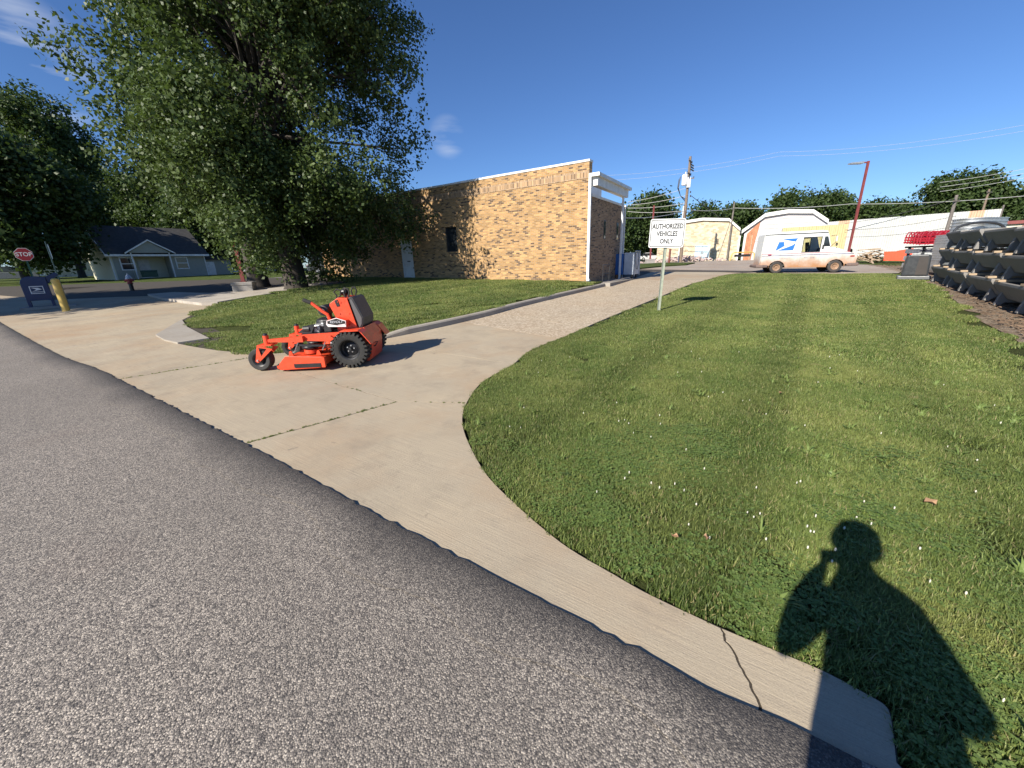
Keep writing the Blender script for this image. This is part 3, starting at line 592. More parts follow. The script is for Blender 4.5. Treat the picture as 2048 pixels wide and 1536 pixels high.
for sgn in (1,-1):
    c=(0,sgn*.45,.29); w=thing('rear_wheel',None,None); w.parent=mw
    bpy.data.objects.remove(w)
    tm=tyre(MB(),c,.278,.24)
    tb=tm.build('rear_tyre',M_rubber,mw,True)
    lug=MB()
    for k in range(26):
        a=2*math.pi*k/26
        for s in (-1,1):
            a2=a+(s*.06); cx,cz_=.283*math.cos(a2),.283*math.sin(a2)
            lug.obox((c[0]+cx,c[1]+s*.065,c[2]+cz_),(.022,.12,.034),(0,-a2,0)); lug.obox((c[0]+.268*math.cos(a2),c[1]+s*.119,c[2]+.268*math.sin(a2)),(.04,.014,.034),(0,-a2,0))
    lug.build('tread',M_rubber,tb)
    rim=MB().lathe([(.0,.02),(.06,.02),(.065,.03),(.12,.0),(.145,.03),(.150,.10),(.168,.115),(.172,.105),(.160,.0),(.10,-.03),(.0,-.03)],(c[0],c[1],c[2]),'y',28) if sgn>0 else MB().lathe([(.0,-.02),(.12,0),(.15,-.10),(.172,-.105),(.10,.03),(0,.03)],c,'y',24)
    rm=rim.build('rim',M_black,tb,True)
    MB().lathe([(.0,.075),(.022,.073),(.028,.06),(.03,.02)],c,'y',16).build('hub',M_black,rm,True)
    for k in range(5):
        a=2*math.pi*k/5+.5; MB().cyl((c[0]+.055*math.cos(a),c[1]+sgn*.015,c[2]+.055*math.sin(a)),(c[0]+.055*math.cos(a),c[1]+sgn*.04,c[2]+.055*math.sin(a)),.011,n=6).build('lug_nut',M_steel,rm)
# casters
for sgn in (1,-1):
    cy=sgn*.50; c=(1.45,cy,.18)
    tb=tyre(MB(),c,.182,.15,26).build('caster_tyre',simple('grey_black_rubber',(.035,.034,.032),.8,var=.2,vs=10) if sgn>0 else M_rubber,mw,True)
    MB().lathe([(.0,.05),(.05,.05),(.07,.02),(.10,.06),(.112,.065),(.112,-.065),(.10,-.06),(.07,-.02),(.05,-.05),(0,-.05)],c,'y',20).build('rim',M_black,tb,True)
    fk=MB()
    for s in (1,-1):
        y0=cy+s*.09; y1=cy+s*.10
        out=[(1.220,.40),(1.420,.42),(1.485,.165),(1.465,.145),(1.435,.15)]; hole=[(1.320,.375),(1.395,.38),(1.425,.30),(1.410,.265)]
        # plate with a window: four strips
        fk.prism([(1.190,.355),(1.420,.42),(1.405,.385),(1.280,.36)],'y',y0,y1); fk.prism([(1.420,.42),(1.495,.16),(1.470,.14),(1.430,.25),(1.405,.385)],'y',y0,y1)
        fk.prism([(1.190,.355),(1.280,.36),(1.385,.245),(1.430,.25),(1.470,.14),(1.440,.145)],'y',y0,y1); fk.prism([(1.405,.385),(1.430,.25),(1.385,.245),(1.390,.26)],'y',y0,y1)
    fk.box(1.200,1.420,cy-.0999,cy+.0999,.405,.425); fk.build('caster_fork',M_org,mw)
    MB().cyl((1.453,cy-.12,.18),(1.453,cy+.12,.18),.014).build('axle',M_steel,mw)
    hd=MB().cyl((1.310,cy,.425),(1.310,cy,.56),.042,n=18).build('caster_head',M_org,mw,True); MB().lathe([(.0,.60),(.03,.592),(.036,.562)],(1.310,cy,0),'z',14).build('dust_cap',M_black,hd,True)
    MB().prism([(1.270,.50),(1.270,.455),(.72,.435),(.72,.53)],'y',cy-.035,cy+.035).build('caster_arm',M_org,mw)
fr=MB()
for sgn in (1,-1): fr.prism([(.80,.54),(.80,.44),(.05,.44),(-.1,.5),(-.1,.57),(.25,.56)],'y',sgn*.42,sgn*.47)
fr.box(.70,.80,-.4199,.4199,.45,.53); fr.build('main_frame',M_org,mw)
MB().prism([(.66,.455),(.30,.43),(.22,.47),(.28,.52),(.62,.50)],'y',.471,.53).build('side_guard',M_org,mw)
MB().box(.05,.78,-.40,.40,.541,.556).build('engine_deck',M_black,mw)
# cutting deck
dk=MB(); pd=[(1.02,.02),(1.04,.12),(.92,.245),(.36,.215),(.30,.20),(.30,.06),(.42,.035)]
dk.prism(pd,'y',.66,.672); dk.prism([(1.00,.03),(1.02,.12),(.90,.23),(.36,.205),(.33,.19),(.33,.07)],'y',-.66,.659); dkO=dk.build('deck',M_org,mw,bevel=.006); dkO.location=(.055,0,0)
dk.v=[]; MB().box(.305,.36,.6725,.70,.05,.205).build('deck_corner',M_org,dkO); MB().box(.38,.80,.6725,.685,.055,.115).build('side_skirt',M_black,dkO)
for y in (.60,.25,-.25,-.6): MB().lathe([(.02,-.04),(.05,-.04),(.055,0),(.05,.04),(.02,.04)],(1.06,y,.065),'y',16,True).build('deck_roller',M_rubber,dkO,True)
MB().prism([(1.0,.10),(1.09,.09),(1.09,.05),(1.04,.02)],'y',.61,.65).build('roller_bracket',M_org,dkO)
for (x,y) in ((.62,.40),(.62,-.4),(.72,0)):
    MB().lathe([(.0,.36),(.05,.355),(.06,.30),(.11,.295),(.115,.25),(.115,.235)],(x,y,0),'z',20).build('spindle',M_org,dkO,True); MB().lathe([(.0,.34),(.13,.34),(.135,.325),(.12,.32),(.135,.31),(.13,.30),(0,.30)],(x,y,.02),'z',20).build('pulley',M_black,dkO,True)
for x in (.86,.42): MB().prism([(x-.03,.22),(x+.05,.23),(x+.03,.30),(x,.31)],'y',.56,.58).build('lift_bracket',M_org,dkO); MB().beam((x,.57,.30),(x-.06,.5,.46),.012,.012).build('lift_chain',M_steel,mw)
MB().tube([(.62,.46,.345),(.05,.2,.36),(.05,-.2,.36),(.62,-.46,.345),(.8,0,.345),(.62,.46,.345)],.01,6).build('drive_belt',M_rubber,mw)
MB().beam((.88,.50,.39),(.38,.50,.36),.03,.03).build('lift_bar',M_black,mw)
# hydrostatic pumps and clutter under the deck plate
for x,y,s in ((.16,.36,.10),(.30,.28,.07),(.12,-.3,.10)): MB().lathe([(0,s),(s*.7,s*.95),(s,.02),(s*.9,-s),(0,-s)],(x,y,.40),'z',14).build('hydro_pump',M_eng,mw,True)
MB().tube([(.25,.44,.55),(.24,.47,.42),(.27,.46,.3),(.26,.46,.2)],.013,7).build('hydraulic_hose',M_rubber,mw)
for z,x in ((.50,.17),(.45,.20),(.40,.28)): MB().lathe([(0,.025),(.02,.02),(.022,-.02),(0,-.025)],(x,.50,z),'y',12).build('grease_fitting',M_alu,mw,True)
# engine
en=MB().lathe([(0,.80),(.10,.80),(.17,.77),(.19,.72),(.19,.62),(.15,.60),(.15,.557)],(.50,0,0),'z',22).build('engine_shroud',M_eng,mw,True); en.location.z=-.04
for sgn in (1,-1):
    cb=MB()
    for k in range(7): cb.obox((.56,sgn*(.20+.018*k),.655),(.14-.004*abs(k-3),.007,.13))
    cb.build('cylinder_fins',M_alu,en); MB().obox((.56,sgn*.335,.655),(.12,.03,.12)).build('valve_cover',M_alu,en,bevel=.015)
MB().lathe([(0,.13),(.045,.13),(.085,.115),(.09,.04),(.09,-.10),(.07,-.12),(0,-.12)],(.46,.10,.93),'y',22).build('air_filter',M_eng,en,True)
MB().lathe([(0,.003),(.035,.003),(.035,-.003),(0,-.003)],(.46,.232,.93),'y',18).build('filter_label',M_alu,en)
MB().tube([(.46,.0,.86),(.44,.05,.80),(.5,.06,.74)],.045,10).build('intake_elbow',M_eng,en,True)
MB().tube([(.62,.28,.60),(.74,.30,.585),(.80,.18,.60),(.78,0,.60)],.045,10).build('muffler',M_eng,mw,True)
MB().lathe([(0,.06),(.05,.055),(.055,-.05),(0,-.06)],(.70,.36,.62),'x',16).build('oil_filter',M_eng,mw,True)
MB().prism([(.84,.56),(.62,.56),(.55,.70),(.62,.69),(.80,.60)],'y',.385,.395).build('heat_guard',M_black,mw)
MB().obox((.44,.33,.72),(.06,.05,.06)).build('carburettor',M_alu,en,bevel=.01)
MB().tube([(.40,.36,.62),(.46,.37,.70),(.50,.36,.60),(.56,.38,.70)],.008,6).build('spark_lead',M_rubber,en)
MB().obox((.36,.34,.66),(.12,.10,.20)).build('battery_box',M_eng,mw,bevel=.012)
# fuel tank panel with decal
tk=[(.285,.80),(.12,.845),(-.03,.79),(-.02,.69),(.276,.70),(.30,.74)]
TY=.43
MB().prism(tk,'y',.20,TY).build('fuel_tank',M_org,mw,bevel=.012).location=(.055,0,-.05)
sc=lambda f:[(.13+(x-.13)*f,.765+(z-.765)*f) for x,z in tk]
d1_=MB().prism(sc(.97),'y',TY+.001,TY+.004).build('decal',M_decalw,mw); d1_.location=(.055,0,-.05); MB().prism([(x,z+.006) for x,z in [(.27,.785),(.12,.825),(-.015,.775),(-.012,.715),(.13,.715),(.27,.745)]],'y',TY+.0045,TY+.006).build('decal_field',M_decalk,d1_)
MB().text('REVOLT',.052,lambda x,y,w:(.125-x+y*-.25,TY+.0075+w*.3,.775+y),.001,sx=1.1,off=.001).build('decal_lettering',M_decals,d1_); MB().prism([(.12,.728),(-.008,.742),(-.008,.722)],'y',TY+.0065,TY+.0075).build('decal_swoosh',M_decalw,d1_)
# control tower
tw=[(.085,.57),(.10,.64),(.085,.86),(.165,1.07),(.155,1.10),(.015,1.185),(-.135,1.17),(-.24,.64),(-.26,.57)]
t1=MB()
t1.prism(tw,'y',.28,.30); t1.prism(tw,'y',-.30,-.28); t1.prism([(.165,1.07),(.155,1.10),(.015,1.185),(-.135,1.17),(-.14,1.15),(.01,1.16),(.14,1.08)],'y',-.2799,.2799); t1.prism([(.085,.86),(.165,1.07),(.145,1.07),(.068,.86)],'y',-.2799,.2799)
TWR=t1.build('control_tower',M_org,mw,bevel=.004); TWR.location=(.14,0,-.09)
for x,z in ((.02,.93),(-.13,.93),(-.08,.70),(.02,1.12),(-.02,1.11)): MB().cyl((x,.30,z),(x,.309,z),.012,n=8).build('bolt',M_org,TWR)
for s in (1,-1):
    cg=MB(); y=s*.17; cg.tube([(.09,y,1.12),(.075,y,1.22),(.11,y,1.27),(.06,y,1.315),(-.0,y,1.29),(.01,y,1.22),(.06,y,1.16)],.013,8); cg.build('control_handle',M_rubber,mw,True).location=(.14,0,-.09)
    cg=MB(); cg.tube([(-.06,y,1.17),(-.05,y,1.26),(-.08,y,1.32),(-.12,y,1.32),(-.14,y,1.26),(-.11,y,1.18)],.014,8); cg.build('grab_handle',M_rubber,mw,True).location=(.14,0,-.09)
MB().lathe([(0,.055),(.05,.05),(.06,0),(.04,-.04)],(-.02,.05,1.255),'x',18).build('gauge',M_black,mw,True).location=(.14,0,-.09)
MB().tube([(-.02,.05,1.17),(-.02,.05,1.24)],.025,8).build('gauge_stem',M_black,mw).location=(.14,0,-.09)
MB().beam((.045,.303,1.15),(.02,.303,1.05),.012,.05).build('control_link',M_black,mw).location=(.14,0,-.09)
# lift lever with black grip
MB().tube([(.17,.36,.845),(.19,.36,.93),(.26,.36,.98),(.43,.36,1.135)],.026,8).build('lift_lever',M_org,mw,True).location=(.14,0,-.09); MB().tube([(.42,.36,1.125),(.535,.36,1.175)],.03,10).build('lever_grip',M_rubber,mw,True).location=(.14,0,-.09)
MB().tube([(.30,.05,.86),(.27,.1,.98),(.22,.12,1.07),(.24,.12,1.09)],.012,6).build('choke_lever',M_black,mw).location=(.14,0,-.09)
# cushion and rear platform
pdp=[(-.142,1.165),(-.17,1.195),(-.22,1.175),(-.345,.85),(-.325,.735),(-.265,.64),(-.247,.64)]
p_=MB().prism(pdp,'y',-.27,.27).build('cushion',M_pad,mw,bevel=.02); p_.location=(.14,0,-.09); MB().prism([(-.16,1.13),(-.18,1.155),(-.205,1.14),(-.32,.85),(-.305,.75),(-.26,.68)],'y',.271,.28).build('cushion_panel',simple('grey_vinyl_panel',(.09,.088,.09),.6),p_,bevel=.004)
pf=[(-.25,.632),(-.33,.70),(-.43,.56),(-.43,.40),(-.40,.16),(-.34,.12),(-.20,.16),(-.20,.40)]
pp=MB().prism(pf,'y',-.30,.30).build('standing_platform',M_org,mw,bevel=.006); pp.location=(.14,0,-.09); MB().tube([(-.415,.2,.42),(-.50,.2,.43),(-.45,.2,.36),(-.40,.2,.36)],.012,6).build('latch',M_black,pp)
fd=MB(); fp=[(.16,.56),(.10,.595),(-.18,.60),(-.24,.555),(-.36,.38),(-.36,.365),(-.24,.535),(-.20,.585),(.10,.58)]
fd.prism(fp,'y',.305,.57); fd.build('fender',M_org,mw); fd=MB(); fd.prism(fp,'y',-.57,-.305); fd.build('fender',M_org,mw)
# ================================================================ mail truck (local: x forward, y left, z up; origin under the rear bumper end, right side y<0 faces us)
def m_truck():
    t=NT('white_truck_paint'); p=t.co(); s=t.sep(p); n=t.noise(p,2.2,6,.65); z=t.math('ADD',s[2],t.math('MULTIPLY',t.math('SUBTRACT',n,.5),.9))
    wh=t.mix(t.noise(p,.9,4),(.66,.67,.65),(.72,.72,.69)); c=t.mix(t.ramp(z,[(.30,.97),(.58,.72),(.92,.2),(1.1,0.)]),wh,(.36,.17,.07))
    c=t.mix(t.ramp(t.noise(t.scale(p,(5,5,1.2)),2.,5,.7),[(.55,0.),(.75,.22)]),c,(.5,.42,.33)); t.col(c).set(.38,spec=.5); return t.m
M_tr=m_truck(); M_tgl=NT('clear_truck_glass'); M_tgl.col((.8,.85,.82)).set(.02); M_tgl.b.inputs['Transmission Weight'].default_value=1.0; M_tgl.b.inputs['IOR'].default_value=1.02; M_tgl=M_tgl.m
M_tred=simple('stripe_red',(.36,.03,.07),.4); M_tblu=simple('stripe_blue',(.035,.06,.16),.4); M_logo=simple('logo_blue',(.03,.16,.52),.4,var=.06); M_bump=simple('faded_bumper_rubber',(.16,.115,.10),.8,var=.4,vs=4,dirt=(.33,.16,.10)); M_rust=simple('rusty_wheel',(.30,.19,.12),.7,var=.35,vs=9); M_int=simple('truck_interior',(.22,.23,.2),.8); M_ink=simple('grey_lettering',(.22,.23,.25),.5)
w1_=gp(1551,546); w2_=gp(1676,545); tdir=np.array([w2_[0]-w1_[0],w2_[1]-w1_[1]]); tdir/=np.hypot(*tdir); tang=math.atan2(tdir[1],tdir[0])
tn=np.array([-tdir[1],tdir[0]]); TW=.88
org=w1_[:2]-tdir*.86+tn*TW; tk_=thing('mail_truck','dusty white mail delivery truck with blue eagle logo at the lawn edge','truck',(org[0],org[1],gz(*(w1_[:2]+tdir*1.2))+.0),tang)
def wheel_arch(cx,r,z0,n=9): return [(cx+r*math.cos(math.pi*(1-k/(n-1))),.27+r*math.sin(math.pi*(1-k/(n-1)))) for k in range(n)]
ZB=.33
for s in (-1,1):
    y0,y1=s*(TW-.03),s*TW
    lowp=[(.04,.42),(.46,.42),(.47,.36)]+wheel_arch(.85,.40,.3)+[(1.26,.30),(3.10,.28)]+wheel_arch(3.53,.40,.3)+[(3.95,.42),(4.40,.42),(4.42,.78),(4.27,.93),(3.34,1.30),(2.74,1.30),(2.74,1.06),(1.90,1.06),(1.90,1.30),(.075,1.30)]
    MB().prism(lowp,'y',y0,y1).build('lower_side_panel',M_tr,tk_)
    MB().prism([(.0755,1.302),(1.898,1.302),(1.898,1.85),(2.74,1.85),(2.74,1.302),(3.20,1.302),(2.99,1.95),(2.96,2.05),(.12,2.05)],'y',y0,y1).build('upper_side_panel',M_tr,tk_)
    wfm=MB(); a,b,c,d=1.90,2.74,1.062,1.848; th=.03
    wfm.box(a,a+th,min(y0,y1)-.004,max(y0,y1)+.004,c,d); wfm.box(b-th,b,min(y0,y1)-.004,max(y0,y1)+.004,c,d); wfm.box(a+th,b-th,min(y0,y1)-.004,max(y0,y1)+.004,c,c+th); wfm.box(a+th,b-th,min(y0,y1)-.004,max(y0,y1)+.004,d-th,d)
    wd=wfm.build('side_window',M_dark,tk_); MB().box(a+th,b-th,s*TW-.018*s-.003,s*TW-.018*s+.003,c+th,d-th).build('pane',M_tgl,wd)
    yo=s*(TW+.004)
    MB().box(.066,4.06,min(s*TW,yo),max(s*TW,yo),1.015,1.04).build('red_stripe',M_tred,tk_); MB().box(.062,4.25,min(s*TW,yo),max(s*TW,yo),.925,.955).build('blue_stripe',M_tblu,tk_)
MB().box(.05,1.95,-TW+.031,TW-.031,.42,.44).build('cargo_floor',M_int,tk_); MB().box(1.86,1.888,-TW+.031,-.20,.441,2.0).build('bulkhead',M_int,tk_)
rf=MB(); rf.prism([(.085,2.052),(2.98,2.052),(2.90,2.13),(2.70,2.165),(.30,2.165),(.13,2.12)],'y',-TW-.03,TW+.03); rf.build('roof',simple('white_roof',(.75,.76,.74),.4),tk_,bevel=.02)
MB().box(.10,2.95,-TW-.036,-TW-.002,2.035,2.058).build('drip_rail',M_dark,tk_)
MB().prism([(.0,.44),(.03,.44),(.105,2.05),(.08,2.05)],'y',-TW+.031,TW-.031).build('rear_door',M_tr,tk_)
MB().prism([(3.30,1.30),(3.34,1.30),(4.27,.93),(4.42,.78),(4.42,.44),(4.38,.44),(4.38,.77),(4.25,.90),(3.30,1.26)],'y',-TW+.031,TW-.031).build('hood',M_tr,tk_)
MB().prism([(3.215,1.30),(3.23,1.30),(3.015,1.96),(3.0,1.96)],'y',-TW+.10,TW-.10).build('windshield',M_tgl,tk_)
MB().prism([(2.72,.45),(3.3,.45),(3.3,1.25),(3.12,1.27)],'y',-TW+.04,TW-.04).build('dashboard',M_int,tk_)
q=MB(); q.prism([(2.84,1.34),(3.15,1.34),(2.98,1.84),(2.84,1.84)],'y',-TW-.005,-TW-.001); q.build('quarter_window',M_glass,tk_)
sx_=MB(); sx_.box(2.28,2.68,-.72,-.28,.85,.98); sx_.build('driver_seat',M_int,tk_,bevel=.03); MB().obox((2.24,-.5,1.28),(.10,.40,.62),(0,R_(-8),0)).build('seat_back',M_eng,tk_,bevel=.03)
# mirrors
mm=MB(); mm.tube([(3.10,-TW,1.85),(3.28,-TW-.18,1.88),(3.30,-TW-.20,1.60)],.012); mm.tube([(3.16,-TW,1.30),(3.30,-TW-.20,1.55)],.012); mo=mm.build('mirror_arm',M_dark,tk_); MB().obox((3.30,-TW-.2,1.70),(.05,.16,.26)).build('mirror',M_white,mo,bevel=.015); MB().lathe([(0,.06),(.07,.04),(.09,0)],(3.36,-TW-.12,1.42),'x',14).build('round_mirror',M_dark,mo)
for x in (2.86,2.86): pass
MB().box(2.80,2.88,-TW-.012,-TW-.001,1.20,1.42).build('door_handle',M_dark,tk_)
MB().box(.36,.52,-TW-.012,-TW-.0045,.965,1.005).build('side_marker',M_tred,tk_); mk=MB().prism([(4.10,.80),(4.12,.845),(4.28,.845),(4.30,.80),(4.28,.77),(4.12,.77)],'y',-TW-.012,-TW-.001).build('side_marker',simple('amber_red_lens',(.32,.06,.05),.3),tk_)
for x0,x1,nm in ((-.16,.42,'rear_bumper'),(4.02,4.55,'front_bumper')): MB().box(x0,x1,-TW-.03,TW+.03,.31,.47).build(nm,M_bump,tk_,bevel=.05)
MB().box(.5,4.0,-.6,.6,.30,.40).build('chassis',M_eng,tk_)
for x,z in ((.85,.31),(3.53,.31)):
    for s in (-1,1):
        ty=tyre(MB(),(x,s*.80,z),.315,.19,26).build('tyre',simple('dusty_tyre',(.05,.045,.042),.85,var=.25,vs=7),tk_,True)
        MB().lathe([(0,-s*-.03),(.05,s*.03),(.07,s*.01),(.10,s*.02),(.12,s*.06),(.155,s*.07),(.175,s*.085),(.185,s*.075),(.185,-s*.05)],(x,s*.80,z),'y',24).build('rim',M_rust,ty,True); MB().lathe([(0,s*.055),(.035,s*.05),(.05,s*.02)],(x,s*.80,z),'y',14).build('hub',M_rust,ty,True)
# logo, lettering
fl=lambda u,v:(.675+.825*u+.125*v*1.0,-TW-.005,1.20+.61*v)
lg=eagle(MB(),lambda u,v:fl(u,v)).build('eagle_logo',M_logo,tk_)
lf=lambda ox,oz:(lambda x,y,w:(ox+x,-TW-.0045-w*.2,oz+y))
MB().text('www.usps.com',.085,lf(1.17,.80),.001).build('lettering',M_ink,tk_); MB().text('4502 0208',.115,lf(2.30,.79),.001,off=.001).build('fleet_number',M_ink,tk_)
for x in (1.885,2.755): MB().box(x-.004,x+.004,-TW-.0035,-TW-.0005,.40,.92).build('door_seam',M_int,tk_)
sc_=MB(); sc_.box(.50,.503,-TW-.003,-TW-.0005,1.55,1.85); sc_.box(.38,.5,-TW-.003,-TW-.0005,1.545,1.552); sc_.build('panel_seam',M_ink,tk_)
# ================================================================ yard goods on the right
M_bunk=m_concrete('precast_bunk_concrete',(.235,.235,.23),(.17,.17,.165),(.20,.20,.198)); M_wood=simple('weathered_board',(.40,.30,.20),.85,var=.3,vs=5,bump=.4); M_red=simple('glossy_red_paint',(.30,.008,.02),.35,var=.2,vs=6,coat=.3); M_poly=simple('grey_black_polyethylene',(.035,.038,.042),.4,var=.2); M_orng=simple('red_orange_sheet',(.72,.09,.035),.4,var=.1)
B0=np.array(gp(2048,640)[:2]); B1=np.array(gp(1868,566)[:2]); bd=(B1-B0)/np.hypot(*(B1-B0)); bn=np.array([bd[1],-bd[0]])   # bn points away from the lawn
bang=math.atan2(bd[1],bd[0])
def make_bunk():
    t=thing('feed_bunk','','feed bunk',(0,0,0),0,'precast concrete feed bunks stacked in rows')
    Lb=2.38; o=[(-.44,.56),(-.44,.50),(-.24,.17),(.24,.17),(.44,.50),(.44,.56),(.36,.56),(.19,.24),(-.19,.24),(-.36,.56)]
    MB().prism(o,'x',-Lb/2,Lb/2).build('trough',M_bunk,t,bevel=.012)
    for s in (-1,1):
        MB().prism([(-.362,.56),(-.19,.24),(.19,.24),(.362,.56)],'x',s*(Lb/2-.07),s*(Lb/2-.005)).build('end_wall',M_bunk,t)
        MB().prism([(-.40,0),(-.33,.32),(-.24,.1695),(.24,.1695),(.33,.32),(.40,0),(.30,0),(.24,.08),(-.24,.08),(-.30,0)],'x',s*(Lb/2-.42),s*(Lb/2-.27)).build('foot',M_bunk,t,bevel=.01)
    return t
bk0=make_bunk(); used=False; rnd=random.Random(11)
lev=('bottom','middle','top'); posn=('at the picture edge','second from the picture edge','third from the picture edge','fourth from the picture edge','farthest from the camera')
def make_board(loc,ang,L,label,grp='boards laid between the feed bunks',w=.14,h=.04,rot=None):
    o=MB().box(-L/2,L/2,-w/2,w/2,0,h).build('timber_board',M_wood,None,bevel=.003); o.location=loc; o.rotation_euler=rot or (0,0,ang); return tag(o,label,'board',grp)
for c in range(5):
    for l in range(3):
        jit=rnd.uniform(-.05,.05); st=.15 if l==1 else (-.1 if l==2 else 0)
        p=B0+bd*(-1.0+2.46*c+jit+st)+bn*(.42+rnd.uniform(-.03,.05)+.03*l); z=gz(*p)+.035+l*.61
        o=bk0 if not used else copy_tree(bk0); used=True
        o.location=(p[0],p[1],z); o.rotation_euler=(0,0,bang+R_(rnd.uniform(-1.5,1.5))); o['label']='grey concrete feed bunk, %s level of the stack, %s'%(lev[l],posn[c])
        if l<2:
            for s in (-1,1):
                q=p+bd*s*.82; make_board((q[0],q[1],z+.565),bang+math.pi/2+R_(rnd.uniform(-8,8)),.95,'weathered board on the %s bunk %s, %s end'%(lev[l],posn[c],'near' if s<0 else 'far'),w=.16,h=.05)
# a second file of bunks standing behind the first
for c in range(3):
    l=2; p=B0+bd*(.3+2.5*c)+bn*1.45
    for l in (0,1,2):
        o=copy_tree(bk0); o.location=(p[0],p[1],gz(*p)+.035+l*.61); o.rotation_euler=(0,0,bang+R_(rnd.uniform(-2,2))); o['label']='concrete feed bunk in the rear file, %s level, %s'%(lev[l],posn[c])
# stack of galvanized tanks, nested, beside the bunks
def oval(L,W,n=10):
    out=[]
    for cx,a0 in ((L/2-W/2,-90),(-L/2+W/2,90)): out+=[(cx+W/2*math.cos(R_(a0+180*k/n)),W/2*math.sin(R_(a0+180*k/n))) for k in range(n+1)]
    return out
def tank_mb(L,W,H):
    mb=MB(); ov=oval(L,W); n=len(ov); prof=[(.92,0),(.94,.02),(1.,H*.5),(1.0,H*.5+.015),(1.03,H-.02),(1.06,H-.015),(1.06,H+.015),(1.0,H+.015),(.97,H*.5),(.90,.03)]
    vs=[(x*k,y*k,z) for k,z in prof for x,y in ov]; fs=[(i*n+j,i*n+(j+1)%n,(i+1)*n+(j+1)%n,(i+1)*n+j) for i in range(len(prof)-1) for j in range(n)]+[tuple(range(n))[::-1],tuple((len(prof)-1)*n+j for j in range(n))]
    return mb.add(vs,fs)
tc_=aty(1868,512,17.6); tz=gz(tc_[0],tc_[1]); tme=None
for k in range(11):
    if tme is None: o=tank_mb(2.3,.95,.55).build('stock_tank',M_galv,None,True,flat_angle=30); tme=o.data
    else: o=bpy.data.objects.new('stock_tank',tme); COL.objects.link(o)
    o.location=(tc_[0]+1.1+rnd.uniform(-.02,.02),tc_[1]+.25+rnd.uniform(-.02,.02),tz+.12+.105*k); o.rotation_euler=(0,0,bang+R_(8+rnd.uniform(-1,1)))
    tag(o,'galvanized oval stock tank, number %s from the bottom of the tall nested stack'%('one two three four five six seven eight nine ten eleven'.split()[k]),'tank','nested galvanized stock tanks')
ar=aty(1978,458,16.5); tz2=gz(ar[0],ar[1])
for k in range(15):
    o=bpy.data.objects.new('stock_tank',tme); COL.objects.link(o); o.location=(ar[0]+.9,ar[1]+1.2,tz2+.05+.125*k); o.rotation_euler=(0,0,bang+R_(-35)); o.scale=(.95,1.1,1)
    tag(o,'galvanized stock tank in the silver stack above the bunks, layer %s'%(('one two three four five six seven eight nine ten eleven twelve thirteen fourteen fifteen'.split()[k])),'tank','nested galvanized stock tanks')
o=MB(); o.tube([(-.9,0,0)]+[(-.9*math.cos(R_(a)),0,.45*math.sin(R_(a))**.6) for a in range(10,180,10)]+[(.9,0,0)],.05,8); arch=thing('tank_hoop','grey steel hoop leaning on the silver tank stack','hoop',(ar[0]-.05,ar[1]+.3,2.1),bang+R_(-60)); o.build('hoop',M_poly,arch,True); MB().tube([(-.9,0,0),(.9,0,0)],.04,8).build('cross_bar',M_galv,arch)
# black poly tank standing on end
pt=gp(1838,560); pk=thing('poly_tank','dark grey plastic tank upturned at the near end of the tank stack','tank',(pt[0]+.05,pt[1]+.35,gz(pt[0],pt[1])),R_(-42)); pk.scale=(1.05,.9,.95)
MB().prism([(-.36,.18),(-.32,.98),(-.24,1.05),(.30,1.05),(.36,.97),(.40,.18)],'y',-.35,.35).build('body',M_poly,pk,bevel=.05); MB().box(-.45,.49,-.44,.44,.02,.17).build('rim',simple('grey_poly_rim',(.13,.135,.14),.4),pk,bevel=.03); MB().prism([(.02,.22),(.03,.96),(.28,.96),(.34,.22)],'y',-.362,-.351).build('recess_panel',simple('brown_black_panel',(.04,.033,.03),.6),pk)
# red feeder sections
def red_feeder(loc,rz,label,n=6):
    t=thing('red_feeder','','feeder',loc,rz,'red steel feeder sections'); t['label']=label
    for k in range(n):
        x=-.75+1.5*k/(n-1); MB().tube([(x-.10,0,0),(x-.10,0,.42),(x-.04,0,.56),(x+.04,0,.56),(x+.10,0,.42),(x+.10,0,0)],.028,6).build('hoop_bar',M_red,t,True)
    for z in (.02,.14,.26): MB().box(-.9,.9,-.015,.015,z,z+.07).build('rail',M_red,t)
    return t
rf_=aty(1918,468,19.5); 
for k in range(6): p=rf_[:2]+np.array([.12,.28])*k*1.0; red_feeder((p[0]-.6+.0*k,p[1],1.78+.02*k),R_(-28+rnd.uniform(-2,2)),'red steel feeder section, %s in the left red row'%('front second third fourth fifth rear'.split()[k]))
rf_=aty(1985,464,19.0)
for k in range(5): p=rf_[:2]+np.array([.12,.28])*k; red_feeder((p[0]+.25,p[1],1.80+.02*k),R_(-22+rnd.uniform(-2,2)),'red steel feeder section, %s in the right red row'%('front second third fourth rear'.split()[k]))
for nm,(px,Y),h in (('left',(1900,20.),1.74),('right',(1965,19.6),1.76)):
    p=aty(px,480,Y); z=gz(p[0],p[1]); t=thing('storage_rack','dark steel rack carrying the %s row of red feeders'%nm,'rack',(p[0],p[1]+.4,z),R_(-25))
    for x in (-.8,.8):
        for y in (-.6,.9): MB().box(x-.05,x+.05,y-.05,y+.05,-.1,h-z).build('leg',M_poly,t)
    for y in (-.6,.15,.9): MB().box(-1.,1.,y-.05,y+.05,h-z-.08,h-z).build('beam',M_poly,t)
    for zz in (.2,.55,.9): MB().box(-.95,.95,-.62,.92,zz,zz+.22).build('stored_panel',M_galv,t)
